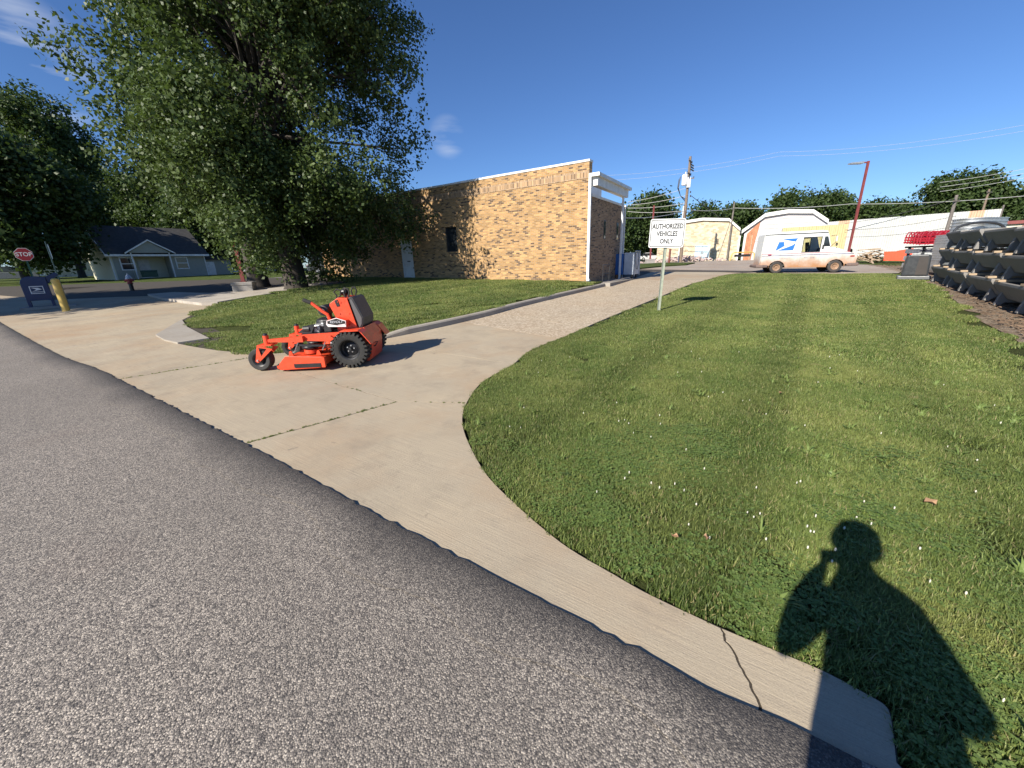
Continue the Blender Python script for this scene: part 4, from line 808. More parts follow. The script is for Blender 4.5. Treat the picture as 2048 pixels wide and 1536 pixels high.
# red-orange folded sheet
os_=gp(1780,523); osh=thing('metal_sheet','red orange folded metal sheet lying by the lumber heap','sheet',(os_[0]+.55,os_[1]+.0,os_[2]),R_(-35)); osh.scale=(1.1,1.1,1.55); MB().prism([(-.75,.05),(.55,.0),(.75,.42),(.70,.62),(-.10,.52),(-.72,.32)],'y',0,.03).build('panel',M_orng,osh)
MB().obox((.0,.35,.30),(1.45,.6,.03),(R_(38),0,R_(4))).build('folded_panel',M_orng,osh)
# lumber heap
hc=gp(1730,523); nb=0
for k in range(52):
    rr=abs(rnd.gauss(0,.85)); an=rnd.uniform(0,6.28); x=hc[0]+rr*math.cos(an)*1.5+1.1; y=hc[1]+.9+rr*math.sin(an)*.8; zz=gz(x,y)+.03+max(0,(1.25-rr))*rnd.uniform(.0,.85)
    make_board((x,y,zz),0,rnd.uniform(.7,1.9),'splintered plank in the lumber heap behind the mail truck','planks in the lumber heap',rnd.uniform(.09,.2),.03,(rnd.uniform(-.3,.3),rnd.uniform(-.35,.35),rnd.uniform(0,3.1)))
wp=MB().lathe([(.2,-.06),(.28,-.09),(.33,-.05),(.33,.05),(.28,.09),(.2,.06)],(0,0,0),'y',18,True).build('old_tyre',M_rubber,None,True); wp.location=(hc[0]-.5,hc[1]+1.2,gz(hc[0],hc[1])+.75); wp.rotation_euler=(.3,.2,.5); tag(wp,'old black tyre resting on the lumber heap','tyre')
# ================================================================ far buildings on the right
def m_block(): 
    t=NT('tan_split_block'); s=t.sep(t.co()); bw,bh=.42,.21
    row=t.math('FLOOR',t.math('DIVIDE',s[2],bh)); ux=t.math('ADD',t.math('DIVIDE',s[0],bw),t.math('MULTIPLY',t.math('MODULO',row,2.),.5)); w=t.n('ShaderNodeTexWhiteNoise',noise_dimensions='2D'); t.l(t.comb(t.math('FLOOR',ux),row,0),w.inputs['Vector'])
    c=t.ramp(w.outputs['Value'],[(0,(.42,.33,.21)),(.5,(.54,.45,.31)),(1,(.62,.54,.40))]); m=t.math('MAXIMUM',t.math('LESS_THAN',t.math('FRACT',ux),.03),t.math('LESS_THAN',t.math('FRACT',t.math('DIVIDE',s[2],bh)),.06)); c=t.mix(m,c,(.46,.40,.31)); t.col(c).set(.9).bump(t.math('MULTIPLY',m,-1),.4,.01); return t.m
M_block=m_block(); M_tarp=simple('white_wrap_sheet',(.56,.53,.525),.55,var=.08,vs=.6,dirt=(.62,.55,.52)); M_shtr=simple('rust_orange_sheathing',(.44,.19,.10),.8,var=.35,vs=2.); M_blued=simple('pale_blue_door',(.42,.52,.58),.5,var=.06); M_corw=simple('white_corrugated',(.47,.48,.465),.5,var=.10,vs=.5,dirt=(.48,.43,.36)); M_cort=simple('tan_corrugated',(.55,.34,.22),.5,var=.12); M_cory=simple('yellow_tan_corrugated',(.52,.42,.22),.5,var=.1); M_roofg=simple('grey_roof_sheet',(.30,.33,.35),.5)
DR_=np.array([.86,-.51]); DR_/=np.hypot(*DR_); DB=np.array([-DR_[1],DR_[0]])
def frame(t,q,dr):
    db=(-dr[1],dr[0]); z=gz(q[0],q[1]); t.matrix_world=Matrix(((dr[0],db[0],0,q[0]),(dr[1],db[1],0,q[1]),(0,0,1,z),(0,0,0,1))); return z
def loc2(px,py,q,dr,z0): p=onplane(px,py,q,dr); return (float((p[:2]-np.array(q))@np.array(dr)),float(p[2]-z0))
Q=(24.6,65.07)
tb=thing('block_building','tan block warehouse with low arched roof and pale blue doors','building'); z0=frame(tb,Q,DR_); lc=lambda x,y:loc2(x,y,Q,DR_,z0)
out=[lc(*p) for p in ((1318,452),(1365,443),(1406,436.5),(1459,437.5),(1481,457))]
x0,x1=out[0][0],out[-1][0]; MB().prism([(x0,-1)]+[(x,z-.3) for x,z in out]+[(x1,-1)],'y',0,14).build('wall',M_block,tb)
for (a,b) in zip(out,out[1:]): MB().prism([(a[0],a[1]-.32),(a[0],a[1]+.05),(b[0],b[1]+.05),(b[0],b[1]-.32)],'y',-.30,-.004).build('roof_trim',M_white,tb); MB().prism([(a[0],a[1]-.298),(a[0],a[1]-.02),(b[0],b[1]-.02),(b[0],b[1]-.298)],'y',0.,14.2).build('roof_sheet',M_roofg,tb)
a,b=lc(1391,493),lc(1417,520); mid=(a[0]+b[0])/2
for u,v in ((a[0],mid-.02),(mid+.02,b[0])): 
    d=MB().box(u,v,-.06,-.003,b[1],a[1]).build('door',M_blued,tb); 
MB().box(mid-.16,mid-.08,-.12,-.061,b[1]+.95,b[1]+1.15).build('door_handle',M_dark,tb); MB().box(mid+.08,mid+.16,-.12,-.061,b[1]+.95,b[1]+1.15).build('door_handle',M_dark,tb); MB().box(a[0]-.12,b[0]+.12,-.05,-.002,a[1]+.01,a[1]+.12).build('lintel',M_blued,tb)
p=lc(1480,470); MB().box(p[0]-.1,p[0]+.12,-.25,-.05,-.4,p[1]-.1).build('downspout',M_white,tb)
mb2=thing('wrapped_building','warehouse gable covered in white wrap with battens behind the mail truck','building'); z0=frame(mb2,Q,DR_)
out=[lc(*p) for p in ((1484,461),(1531,427.5),(1577,420),(1627,420),(1657,440))]; x0,x1=out[0][0]+.35,out[-1][0]
MB().prism([(x0,-1)]+[(max(x,x0),z-.35) for x,z in out]+[(x1,-1)],'y',.1,14).build('wall',M_tarp,mb2)
for (a,b) in zip(out,out[1:]): MB().prism([(a[0],a[1]-.42),(a[0],a[1]+.06),(b[0],b[1]+.06),(b[0],b[1]-.42)],'y',-.30,.09).build('roof_trim',M_white,mb2); MB().prism([(a[0],a[1]-.30),(a[0],a[1]-.02),(b[0],b[1]-.02),(b[0],b[1]-.30)],'y',.1,14.1).build('roof_sheet',M_roofg,mb2)
for yy in (436,446,455,467,480,493,505):
    a=lc(1500 if yy>450 else 1528,yy+3); b=lc(1640 if yy>440 else 1620,yy-3); MB().beam((a[0],.085,a[1]),(b[0],.085,b[1]),.05,.10).build('batten',simple('grey_batten',(.5,.45,.43),.7) if yy==436 else bpy.data.materials['grey_batten'],mb2)
a=lc(1486,468); b=lc(1500,521); MB().prism([(a[0]+.5,a[1]),(b[0]+.6,a[1]+1.6),(b[0]+.2,b[1]+2),(b[0],-.6),(a[0]+.4,-.6)],'y',.03,.098).build('exposed_sheathing',M_shtr,mb2)
for u in (.62,1.15): MB().box(a[0]+u,a[0]+u+.12,-.02,.028,-.5,a[1]-.2).build('stud',M_shtr if u<1 else M_wood,mb2)
# corrugated walls
def corrugated(name,label,q,dr,top_px,zb,bays,mats,depth,cat='building',pitch=.46,amp=.07):
    t=thing(name,label,cat); z0=frame(t,q,dr); (ax,az),(bx,bz)=[loc2(*p,q,dr,z0) for p in top_px]; n=len(bays)-1
    xs=[ax+(bx-ax)*f for f in bays]; zf=lambda x:az+(bz-az)*(x-ax)/(bx-ax)
    for k in range(n):
        m=mats[k%len(mats)] if not isinstance(mats,dict) else mats.get(k,mats[-1]); vs=[];fs=[]; x=xs[k]; i=0
        while x<xs[k+1]-1e-6:
            for dx,y in ((0,0),(.35,0),(.45,-amp),(.9,-amp)):
                xx=min(x+dx*pitch,xs[k+1]); vs+=[(xx,y,zb),(xx,y,zf(xx))]
            x+=pitch
        vs+=[(xs[k+1],0,zb),(xs[k+1],0,zf(xs[k+1]))]; fs=[(2*i,2*i+2,2*i+3,2*i+1) for i in range(len(vs)//2-1)]
        MB().add(vs,fs).build('panel',m,t)
    MB().prism([(ax,zb),(ax,az-.05),(bx,bz-.05),(bx,zb)],'y',.01,depth).build('building_core',M_roofg,t)
    return t
corrugated('metal_building','long white corrugated metal building with tan patches behind the yard',(49,60),np.array([12.,-12.5])/np.hypot(12,12.5),((1656,444),(2004,417.5)),-1.,[i/13 for i in range(14)],{-1:M_corw,1:M_cort,11:M_cort},9)
qy=(Q[0]-DB[0]*3.+10,Q[1]-DB[1]*3.-6); corrugated('metal_shed','low yellow tan corrugated shed behind the mail truck hood','' and 0 or (qy[0],qy[1]),DR_,((1566,456),(1697,448)),-.6,[0,.2,.4,.6,.8,1],[M_cory],2.,'shed')
gb=thing('green_building','cream building with dark green base and red roof edge at the far right','building'); q2=(62,41); z0=frame(gb,q2,np.array([.70,-.714])); l3=lambda x,y:loc2(x,y,q2,np.array([.70,-.714]),z0)
a=l3(2012,449); b=l3(2012,462); MB().box(a[0],a[0]+14,0,6,b[1],a[1]).build('upper_wall',simple('cream_wall',(.66,.60,.46),.7),gb); MB().box(a[0],a[0]+14,-.05,6,-1,b[1]-.003).build('lower_wall',simple('dark_green_wall',(.02,.085,.06),.6),gb); MB().box(a[0]-.3,a[0]+14,-.3,6.2,a[1]+.003,a[1]+.35).build('roof_edge',M_redpole,gb); MB().box(a[0]+1.2,a[0]+3.2,-.04,-.002,b[1]+.15,a[1]-.15).build('wall_sign',simple('brown_sign',(.30,.13,.09),.6),gb)
# yellow pipe barriers by the buildings
def pipe_rail(px0,px1,Y,label):
    a=aty(*px0,Y); b=aty(*px1,Y); z=gz(a[0],a[1]); t=thing('pipe_barrier',label,'barrier',(a[0],a[1],z),math.atan2(b[1]-a[1],b[0]-a[0])); L_=math.dist(a[:2],b[:2]); MB().tube([(-.25,0,-.2),(0,0,.85),(.3,0,1.0),(L_-.3,0,1.0),(L_,0,.85),(L_+.1,0,-.2)],.07,8).build('pipe',M_yellow,t,True); MB().box(.5,L_-.3,.25,.35,.45,.75).build('modelled_rail_shadow',M_dark,t); return t  # dark box added behind the pipe to stand for the rail's shadow
pipe_rail((1464,512),(1508,511),54.,'yellow bent pipe barrier between block building and mail truck'); 
pb_=gp(1338,526); o=MB().lathe([(0,1.5),(.10,1.48),(.11,1.45),(.11,-.3)],(0,0,0),'z',12).build('rusty_bollard',M_rustpole,None,True); o.location=gp(1338,527)*np.array([1,1,1]); o.location.z=gz(o.location.x,o.location.y); tag(o,'rusty dark red bollard in front of the block building','bollard')
# brick rubble heap
rb_=gp(1352,524); bm_=None; M_rubb=simple('pale_brick_rubble',(.46,.36,.33),.9,var=.3)
rub=MB()
for k in range(240):
    an=rnd.uniform(0,6.28); r=abs(rnd.gauss(0,1.)); x,y=r*math.cos(an)*3.2,r*math.sin(an)*1.2; rub.obox((x,y,.05+max(0,.7-.3*r)*rnd.random()),(rnd.uniform(.15,.45),rnd.uniform(.1,.3),rnd.uniform(.08,.2)),(rnd.uniform(-.5,.5),rnd.uniform(-.5,.5),rnd.uniform(0,3)))
o=rub.build('brick_rubble',M_rubb); o.location=(rb_[0]+1.5,rb_[1]+1,gz(rb_[0],rb_[1])); tag(o,'heap of pale broken brick at the foot of the utility pole','rubble',kind='stuff')
# ================================================================ poles and wires
def pole(name,label,top_px,Y,r,mat,arms=(),bottom=None):
    tp=aty(*top_px,Y); z=gz(tp[0],tp[1]); t=thing(name,label,'utility pole',(tp[0],tp[1],z),0,'wooden utility poles'); h=tp[2]-z
    MB().tube([(0,0,-.3),(0,0,h)],[r*1.25,r*.8],10).build('pole',mat,t,True)
    for dz,L_,a in arms:
        c=MB().obox((0,-.12,h-dz),(L_,.1,.12),(0,0,a)).build('crossarm',M_poleG,t)
        for s in (-.45,.45): MB().lathe([(0,.16),(.04,.15),(.06,.05),(.03,0)],(s*L_*math.cos(a),-.12+s*L_*math.sin(a),h-dz+.06),'z',8).build('insulator',M_dark,c,True)
    return t,tp,h
t,tp,h=pole('utility_pole','tall wooden utility pole with white transformer behind the sign',(1381,313),52.,.17,M_poleA,((.55,1.9,R_(55)),(1.9,1.9,R_(55)),(2.4,1.2,R_(-20))))
def at_(px,py,Y=52.): p=aty(px,py,Y); return (p[0]-tp[0],p[1]-tp[1],p[2]-gz(tp[0],tp[1]))
a=at_(1369,349); b=at_(1369,371); MB().lathe([(0,a[2]),(.30,a[2]-.04),(.33,a[2]-.15),(.33,b[2]+.05),(.28,b[2]),(0,b[2])],(a[0]+.05,-.1,0),'z',16).build('transformer',M_wmetal,t,True); MB().lathe([(0,.3),(.05,.28),(.06,0)],(a[0]+.1,-.1,a[2]-.02),'z',8).build('bushing',M_signw,t)
MB().box(a[0]+.3,a[0]+.72,-.35,.1,a[2]-1.5,a[2]-.35).build('recloser_box',M_wmetal,t,bevel=.04)
MB().tube([(-.35,-.1,-.2),(-.30,-.1,h*.55)],.07,8).build('conduit',M_white,t,True)
for k,dx in enumerate((0.,-.25,-.45)): MB().tube([at_(1362-k*2,352+k*3),at_(1357-k,376),at_(1361,392),at_(1371,398+3*k)],.03,6).build('drop_wire',M_black,t)
for k in range(5): MB().lathe([(0,.12),(.07,.1),(.08,-.1),(0,-.12)],at_(1373+(k%2)*8,380+4*k),'z',8).build('insulator',M_dark,t)
for k in range(3): MB().obox(at_(1384,330+k*5),(.5,.1,.12),(0,.5,0)).build('bracket',M_dark,t)
pole('utility_pole','slim grey utility pole in front of the block building',(1469,404),60.,.12,M_poleG); pole('utility_pole','dark utility pole in front of the white metal building',(1914,390),44.,.16,M_poleG,((.6,.9,.3),)); pole('utility_pole','pale leaning utility pole beyond the white metal building',(1979,378),72.,.17,M_poleA,((.5,1.8,.4),)); pole('utility_pole','short grey post at the right end of the metal building',(2008,410),56.,.12,M_poleG)
def wire(label,pts,r=.02,sag=.0,mat=None):
    P=[]
    for (a,Ya),(b,Yb) in zip(pts,pts[1:]):
        A=Vector(aty(*a,Ya)); B=Vector(aty(*b,Yb))
        for k in range(12): f=k/12; q=A.lerp(B,f); q.z-=sag*4*f*(1-f); P.append(q)
    P.append(B); o=MB().tube(P,r,5,False).build('overhead_wire',mat or M_wirel,None,True); return tag(o,label,'wire','overhead wires')
M_wirel=simple('aluminium_wire',(.5,.5,.48),.5,.3); M_wired=simple('dark_wire',(.05,.05,.055),.6)
wire('pale wire from the tall pole across the sky to the right',[((1372,419),52.),((1468,416),60.),((1700,408),56.),((2048,392),50.)],.035,.25)
wire('pale wire running left from the tall pole past the brick building',[((1371,421),52.),((1252,436),36.)],.03,.25)
for k,(y0,y1) in enumerate(((404,390),(410,396),(416,402),(423,408))): wire('%s of four pale wires crossing the dense tree'%('topmost second third lowest'.split()[k]),[((1255,y0),60.),((1372,y1-14+k*9),54.)],.028,.2)
for k,(y0,y1,y2) in enumerate(((352,304,250),(362,312,262))): wire('%s faint wire high across the right sky'%('upper lower'.split()[k]),[((1186,y0),70.),((1560,y1),62.),((2048,y2),52.)],.014,.6)
for k,(y0,y1) in enumerate(((447,412),(460,432),(474,452))): wire('%s dark wire in front of the white metal building'%('highest middle lowest'.split()[k]),[((1690,y0),50.),((1913,y1 if k else 396),44.)],.022,.3,M_wired)
for k in range(3): wire('%s pale wire over the big dark trees at right'%('top second third'.split()[k]),[((1880,365+k*9),60.),((2048,338+k*9),56.)],.025,.1)
wire('dark guy wire from the tall pole down to the right',[((1383,392),52.),((1440,436),54.)],.035,.0,M_wired)
# ================================================================ cars
def car(name,label,loc,rz,col,L_=4.6,H=1.5,suv=False,s=1.):
    t=thing(name,label,'car',loc,rz); m=simple(name+'_paint',col,.25,var=.05,coat=.6)
    body=[(0,.30),(.02,.75),(.15,.92),(L_-1.25,.95),(L_-.25,.82),(L_,.60),(L_-.02,.28)]; MB().prism(body,'y',-.9,.9).build('body',m,t,bevel=.05)
    top=[(.12,.96),(.35,H-.08),(.6,H),(L_-2.2,H),(L_-1.9,H-.05),(L_-1.25,.96)] if suv else [(.5,.96),(1.1,H-.06),(1.35,H),(L_-2.2,H),(L_-1.9,H-.05),(L_-1.15,.96)]
    MB().prism(top,'y',-.74,.74).build('cabin',M_glass,t,bevel=.04); MB().prism([top[1],top[2],top[3],top[4],(top[3][0],H-.09),(top[2][0],H-.09)],'y',-.76,.76).build('roof',m,t,bevel=.02)
    for x in (.85,L_-.9):
        for sd in (-1,1): ty=tyre(MB(),(x,sd*.80,.33),.33,.22,20).build('wheel',M_rubber,t,True); MB().lathe([(0,sd*.09),(.08,sd*.1),(.19,sd*.10),(.21,sd*.08),(.2,0)],(x,sd*.80,.33),'y',16).build('rim',M_galv,ty,True)
    for sd in (-.6,.6): MB().box(-.01,.06,sd-.2,sd+.2,.62,.80).build('tail_light',M_tred,t); MB().box(L_-.12,L_-.01,sd-.2,sd+.2,.60,.72).build('headlight',M_galv,t)
    for xx in (1.35,2.35): 
        if suv: MB().box(xx-.03,xx+.03,-.77,.77,.95,H-.03).build('pillar',m,t)
    return t
cs=aty(628,548,33.); car('parked_suv','dark grey car half hidden behind the left end of the brick building',(cs[0]-.3,cs[1],gz(cs[0],cs[1])),R_(14),(.05,.055,.06),4.7,1.7,True)
cs=aty(1290,516,80.); car('parked_car','small white car parked far off beyond the lot',(cs[0]-1.5,cs[1],gz(cs[0],cs[1])),R_(5),(.7,.7,.7))
cs=aty(-20,558,40.); car('parked_car','grey car at the far left edge under the trees',(cs[0]-1.5,cs[1],gz(cs[0],cs[1])),R_(35),(.12,.13,.15))
# ================================================================ houses on the left
M_sid=simple('cream_lap_siding',(.60,.57,.42),.6,var=.05); M_sidg=simple('grey_green_siding',(.30,.30,.25),.6,var=.06); M_shing=simple('dark_shingles',(.05,.048,.047),.9,var=.3,vs=4,bump=.4); M_door=simple('off_white_door',(.62,.60,.56),.5)
hq=np.array(gp(232,557)[:2]); hv=np.array([.5373,.8434]); hz=gz(*hq)
hs_=thing('house','small grey green house with dark shingle roof beyond the side street','house'); hu=np.array([-.8434,.5373]); hs_.matrix_world=Matrix(((hv[0],hu[0],0,hq[0]),(hv[1],hu[1],0,hq[1]),(0,0,1,hz),(0,0,0,1)))
HL,HD,HE,HR=8.1,7.2,2.55,5.2
hl=lambda px,py:loc2(px,py,tuple(hq),hv,hz)
# walls: gable side wall towards us is cream, front is grey green; porch recess in the middle
pa,pc=hl(266,540)[0],hl(345,540)[0]
MB().prism([(0.,-.4),(0,HE),(HD/2,HR-.15),(HD,HE),(HD,-.4)],'x',0,.18).build('gable_wall',M_sid,hs_)
for k in range(17): z=.05+k*.15; MB().box(-.022,-.002,0.,HD,z,z+.135).build('lap_board',M_sid,hs_)
MB().prism([(0.,-.4),(0,HE),(HD/2,HR-.15),(HD,HE),(HD,-.4)],'x',HL-.18,HL).build('gable_wall',M_sidg,hs_)
MB().box(.181,pa,0,.18,-.4,HE).build('front_wall',M_sidg,hs_); MB().box(pc,HL-.181,0,.18,-.4,HE).build('front_wall',M_sidg,hs_); MB().box(pa-.1,pc+.1,1.4,1.55,-.4,HE).build('porch_wall',M_sid,hs_); MB().box(.19,HL-.19,HD-.18,HD,-.4,HE).build('rear_wall',M_sidg,hs_); MB().box(pa-.18,pa-.001,.181,1.4,-.4,HE).build('porch_side',M_sidg,hs_); MB().box(pc+.001,pc+.18,.181,1.4,-.4,HE).build('porch_side',M_sidg,hs_)
rf=MB(); sl=(HR-HE)/(HD/2)
for sg in (0,1):
    y=lambda u:(u if sg==0 else HD-u); rf.prism([(y(-.45),HE-.45*sl),(y(HD/2),HR),(y(HD/2),HR+.12),(y(-.45),HE-.45*sl+.12)],'x',-.35,HL+.35)
rf.build('roof',M_shing,hs_); MB().box(-.36,HL+.36,-.50,-.452,HE-.45*sl-.10,HE-.45*sl+.10).build('fascia',M_white,hs_)
rk=MB(); rk.prism([(-.5,HE-.45*sl-.12),(HD/2,HR-.12),(HD/2,HR+.125),(-.5,HE-.45*sl+.125)],'x',-.40,-.352); rk.prism([(HD+.5,HE-.45*sl-.12),(HD/2,HR-.12),(HD/2,HR+.125),(HD+.5,HE-.45*sl+.125)],'x',-.40,-.352); rk.build('rake_board',M_white,hs_)
pm=(pa+pc)/2; pr=MB(); 
for s in (-1,1): pr.prism([(pm+s*(pc-pa)*.62,HE-.15),(pm,HE+1.15),(pm,HE+1.27),(pm+s*(pc-pa)*.62,HE-.03)],'y',-.75,2.)
pr.build('porch_roof',M_shing,hs_); MB().prism([(pa-.1,HE-.1),(pm,HE+1.1),(pc+.1,HE-.1)],'y',-.62,-.55).build('porch_gable',M_sidg,hs_)
tr=MB()
for s in (-1,1): tr.prism([(pm+s*(pc-pa)*.63,HE-.22),(pm,HE+1.08),(pm,HE+1.22),(pm+s*(pc-pa)*.63,HE-.08)],'y',-.80,-.751)
tr.build('porch_rake',M_white,hs_)
for x in (pa+.02,pc-.12): MB().box(x,x+.10,-.6,-.5,-.3,HE-.1).build('porch_post',M_white,hs_)
da=hl(283,520)[0]; MB().box(da,da+.95,1.36,1.399,-.25,1.85).build('door',M_door,hs_)
for wx in (hl(235,520)[0]+.1,hl(350,520)[0]):
    x0,x1,z0,z1=wx,wx+1.15,.75,2.05; f=MB(); a=.10; f.box(x0,x0+a,-.05,.03,z0,z1); f.box(x1-a,x1,-.05,.03,z0,z1); f.box(x0+a,x1-a,-.05,.03,z0,z0+a); f.box(x0+a,x1-a,-.05,.03,z1-a,z1); f.box(x0+a,x1-a,-.05,.03,(z0+z1)/2-.04,(z0+z1)/2+.04); wd=f.build('window',M_white,hs_); MB().box(x0+a,x1-a,-.01,.0,z0+a,(z0+z1)/2-.04).build('pane',M_glass,wd); MB().box(x0+a,x1-a,-.01,.0,(z0+z1)/2+.04,z1-a).build('pane',M_glass,wd)
MB().box(HL+.02,HL+3.0,.9,4.,-.4,1.75).build('side_shed',M_sidg,hs_); MB().prism([(.6,1.72),(4.3,2.2),(4.3,2.3),(.6,1.82)],'x',HL+.02,HL+3.2).build('shed_roof',M_shing,hs_); MB().box(HL+.3,HL+1.2,.86,.899,-.3,1.5).build('shed_door',M_white,hs_)
MB().box(HL-.06,HL+.018,-.06,.02,-.3,HE).build('corner_trim',M_white,hs_); MB().box(-.03,.06,-.025,-.001,-.3,HE).build('corner_trim',M_white,hs_)
bx_=hq+hv*(pa+.9)-hu*1.2; o=thing('utility_bin','dark green lidded bin on the lawn by the house porch','bin',(bx_[0],bx_[1],gz(*bx_)),math.atan2(hv[1],hv[0])); MB().box(-.6,.6,-.3,.3,0,.55).build('box',simple('bin_green',(.02,.06,.035),.5),o,bevel=.03); MB().prism([(-.35,.55),(.35,.55),(.3,.68),(-.3,.68)],'x',-.62,.62).build('lid',simple('lid_green',(.02,.05,.03),.5),o,bevel=.02)
ac=hq-hu*-1.2-hv*.7; 
def small_house(label,px,Y,w,h,wall,roof,rz=R_(57)):
    p=aty(*px,Y); t=thing('house',label,'house',(p[0],p[1],gz(p[0],p[1])),rz); d=w*.8
    MB().prism([(0,-.5),(0,h),(d/2,h+d*.3),(d,h),(d,-.5)],'x',0,w).build('wall',wall,t); r=MB()
    for s in (0,1): y=(lambda u:u) if s==0 else (lambda u:d-u); r.prism([(y(-.4),h-.24),(y(d/2),h+d*.3),(y(d/2),h+d*.3+.15),(y(-.4),h-.09)],'x',-.4,w+.4)
    r.build('roof',roof,t)
    for x in (w*.2,w*.65): f=MB().box(x,x+1.,-.05,-.001,.9,2.).build('window',M_white,t); MB().box(x+.1,x+.9,-.06,-.051,1.,1.9).build('pane',M_glass,f)
    MB().box(w*.45,w*.45+.9,-.05,-.001,-.1,2.).build('door',M_door,t)
    return t
small_house('white house with bright red roof glimpsed behind the tree trunks',(505,541),62.,8,2.6,M_white,simple('bright_red_roof',(.5,.05,.06),.6))
small_house('pale house mostly hidden by trees at the far left',(40,556),62.,10,2.8,M_white,M_shing,R_(50)); small_house('white house glimpsed between tree trunks left of the grey house',(128,553),70.,8,3.0,M_white,M_shing,R_(50))
# ================================================================ trees
def m_leaf(name,a,b,trans=.35,rough=.45):
    t=NT(name); at=t.n('ShaderNodeAttribute',attribute_name='tint'); c=t.mix(at.outputs['Fac'],a,b); t.col(c).set(rough,spec=.3)
    tr=t.n('ShaderNodeBsdfTranslucent'); t.l(t.mix(.5,c,(.10,.16,.02)),tr.inputs['Color']); mx=t.n('ShaderNodeMixShader'); mx.inputs[0].default_value=trans; t.l(t.b.outputs[0],mx.inputs[1]); t.l(tr.outputs[0],mx.inputs[2]); t.l(mx.outputs[0],t.out.inputs['Surface']); return t.m
M_leafA=m_leaf('cottonwood_leaf',(.036,.064,.018),(.112,.155,.046),.28,.5); M_leafB=m_leaf('dark_tree_leaf',(.028,.05,.014),(.07,.11,.03),.3,.5); M_leafC=m_leaf('far_tree_leaf',(.03,.055,.016),(.075,.115,.032),.3,.55)
M_barkP=simple('pale_bark',(.30,.27,.22),.9,var=.35,vs=3,bump=.5); M_barkD=simple('dark_furrowed_bark',(.055,.046,.038),.95,var=.4,vs=4,bump=.8,bs=25)
def leaves(name,pos,nrm,size,mat,parent,tint,rs,kind=0):
    n=len(pos); nrm/=np.linalg.norm(nrm,axis=1)[:,None]; a=rs.normal(size=(n,3)); a-=nrm*(a*nrm).sum(1)[:,None]; a/=np.linalg.norm(a,axis=1)[:,None]; b=np.cross(nrm,a); s=size[:,None]
    bend=nrm*s*.25
    V=np.stack([pos-a*s*.55,pos+b*s*.42-bend*.5,pos+a*s*.6,pos-b*s*.42-bend*.5],1).reshape(-1,3)
    me=bpy.data.meshes.new(name); me.vertices.add(4*n); me.vertices.foreach_set('co',V.astype(np.float32).ravel()); me.loops.add(4*n); me.loops.foreach_set('vertex_index',np.arange(4*n,dtype=np.int32)); me.polygons.add(n); me.polygons.foreach_set('loop_start',np.arange(0,4*n,4,dtype=np.int32)); me.update(calc_edges=True); me.validate()
    at=me.attributes.new('tint','FLOAT','POINT'); at.data.foreach_set('value',np.repeat(tint,4).astype(np.float32)); me.materials.append(mat); o=bpy.data.objects.new(name,me); COL.objects.link(o); o.parent=parent; return o
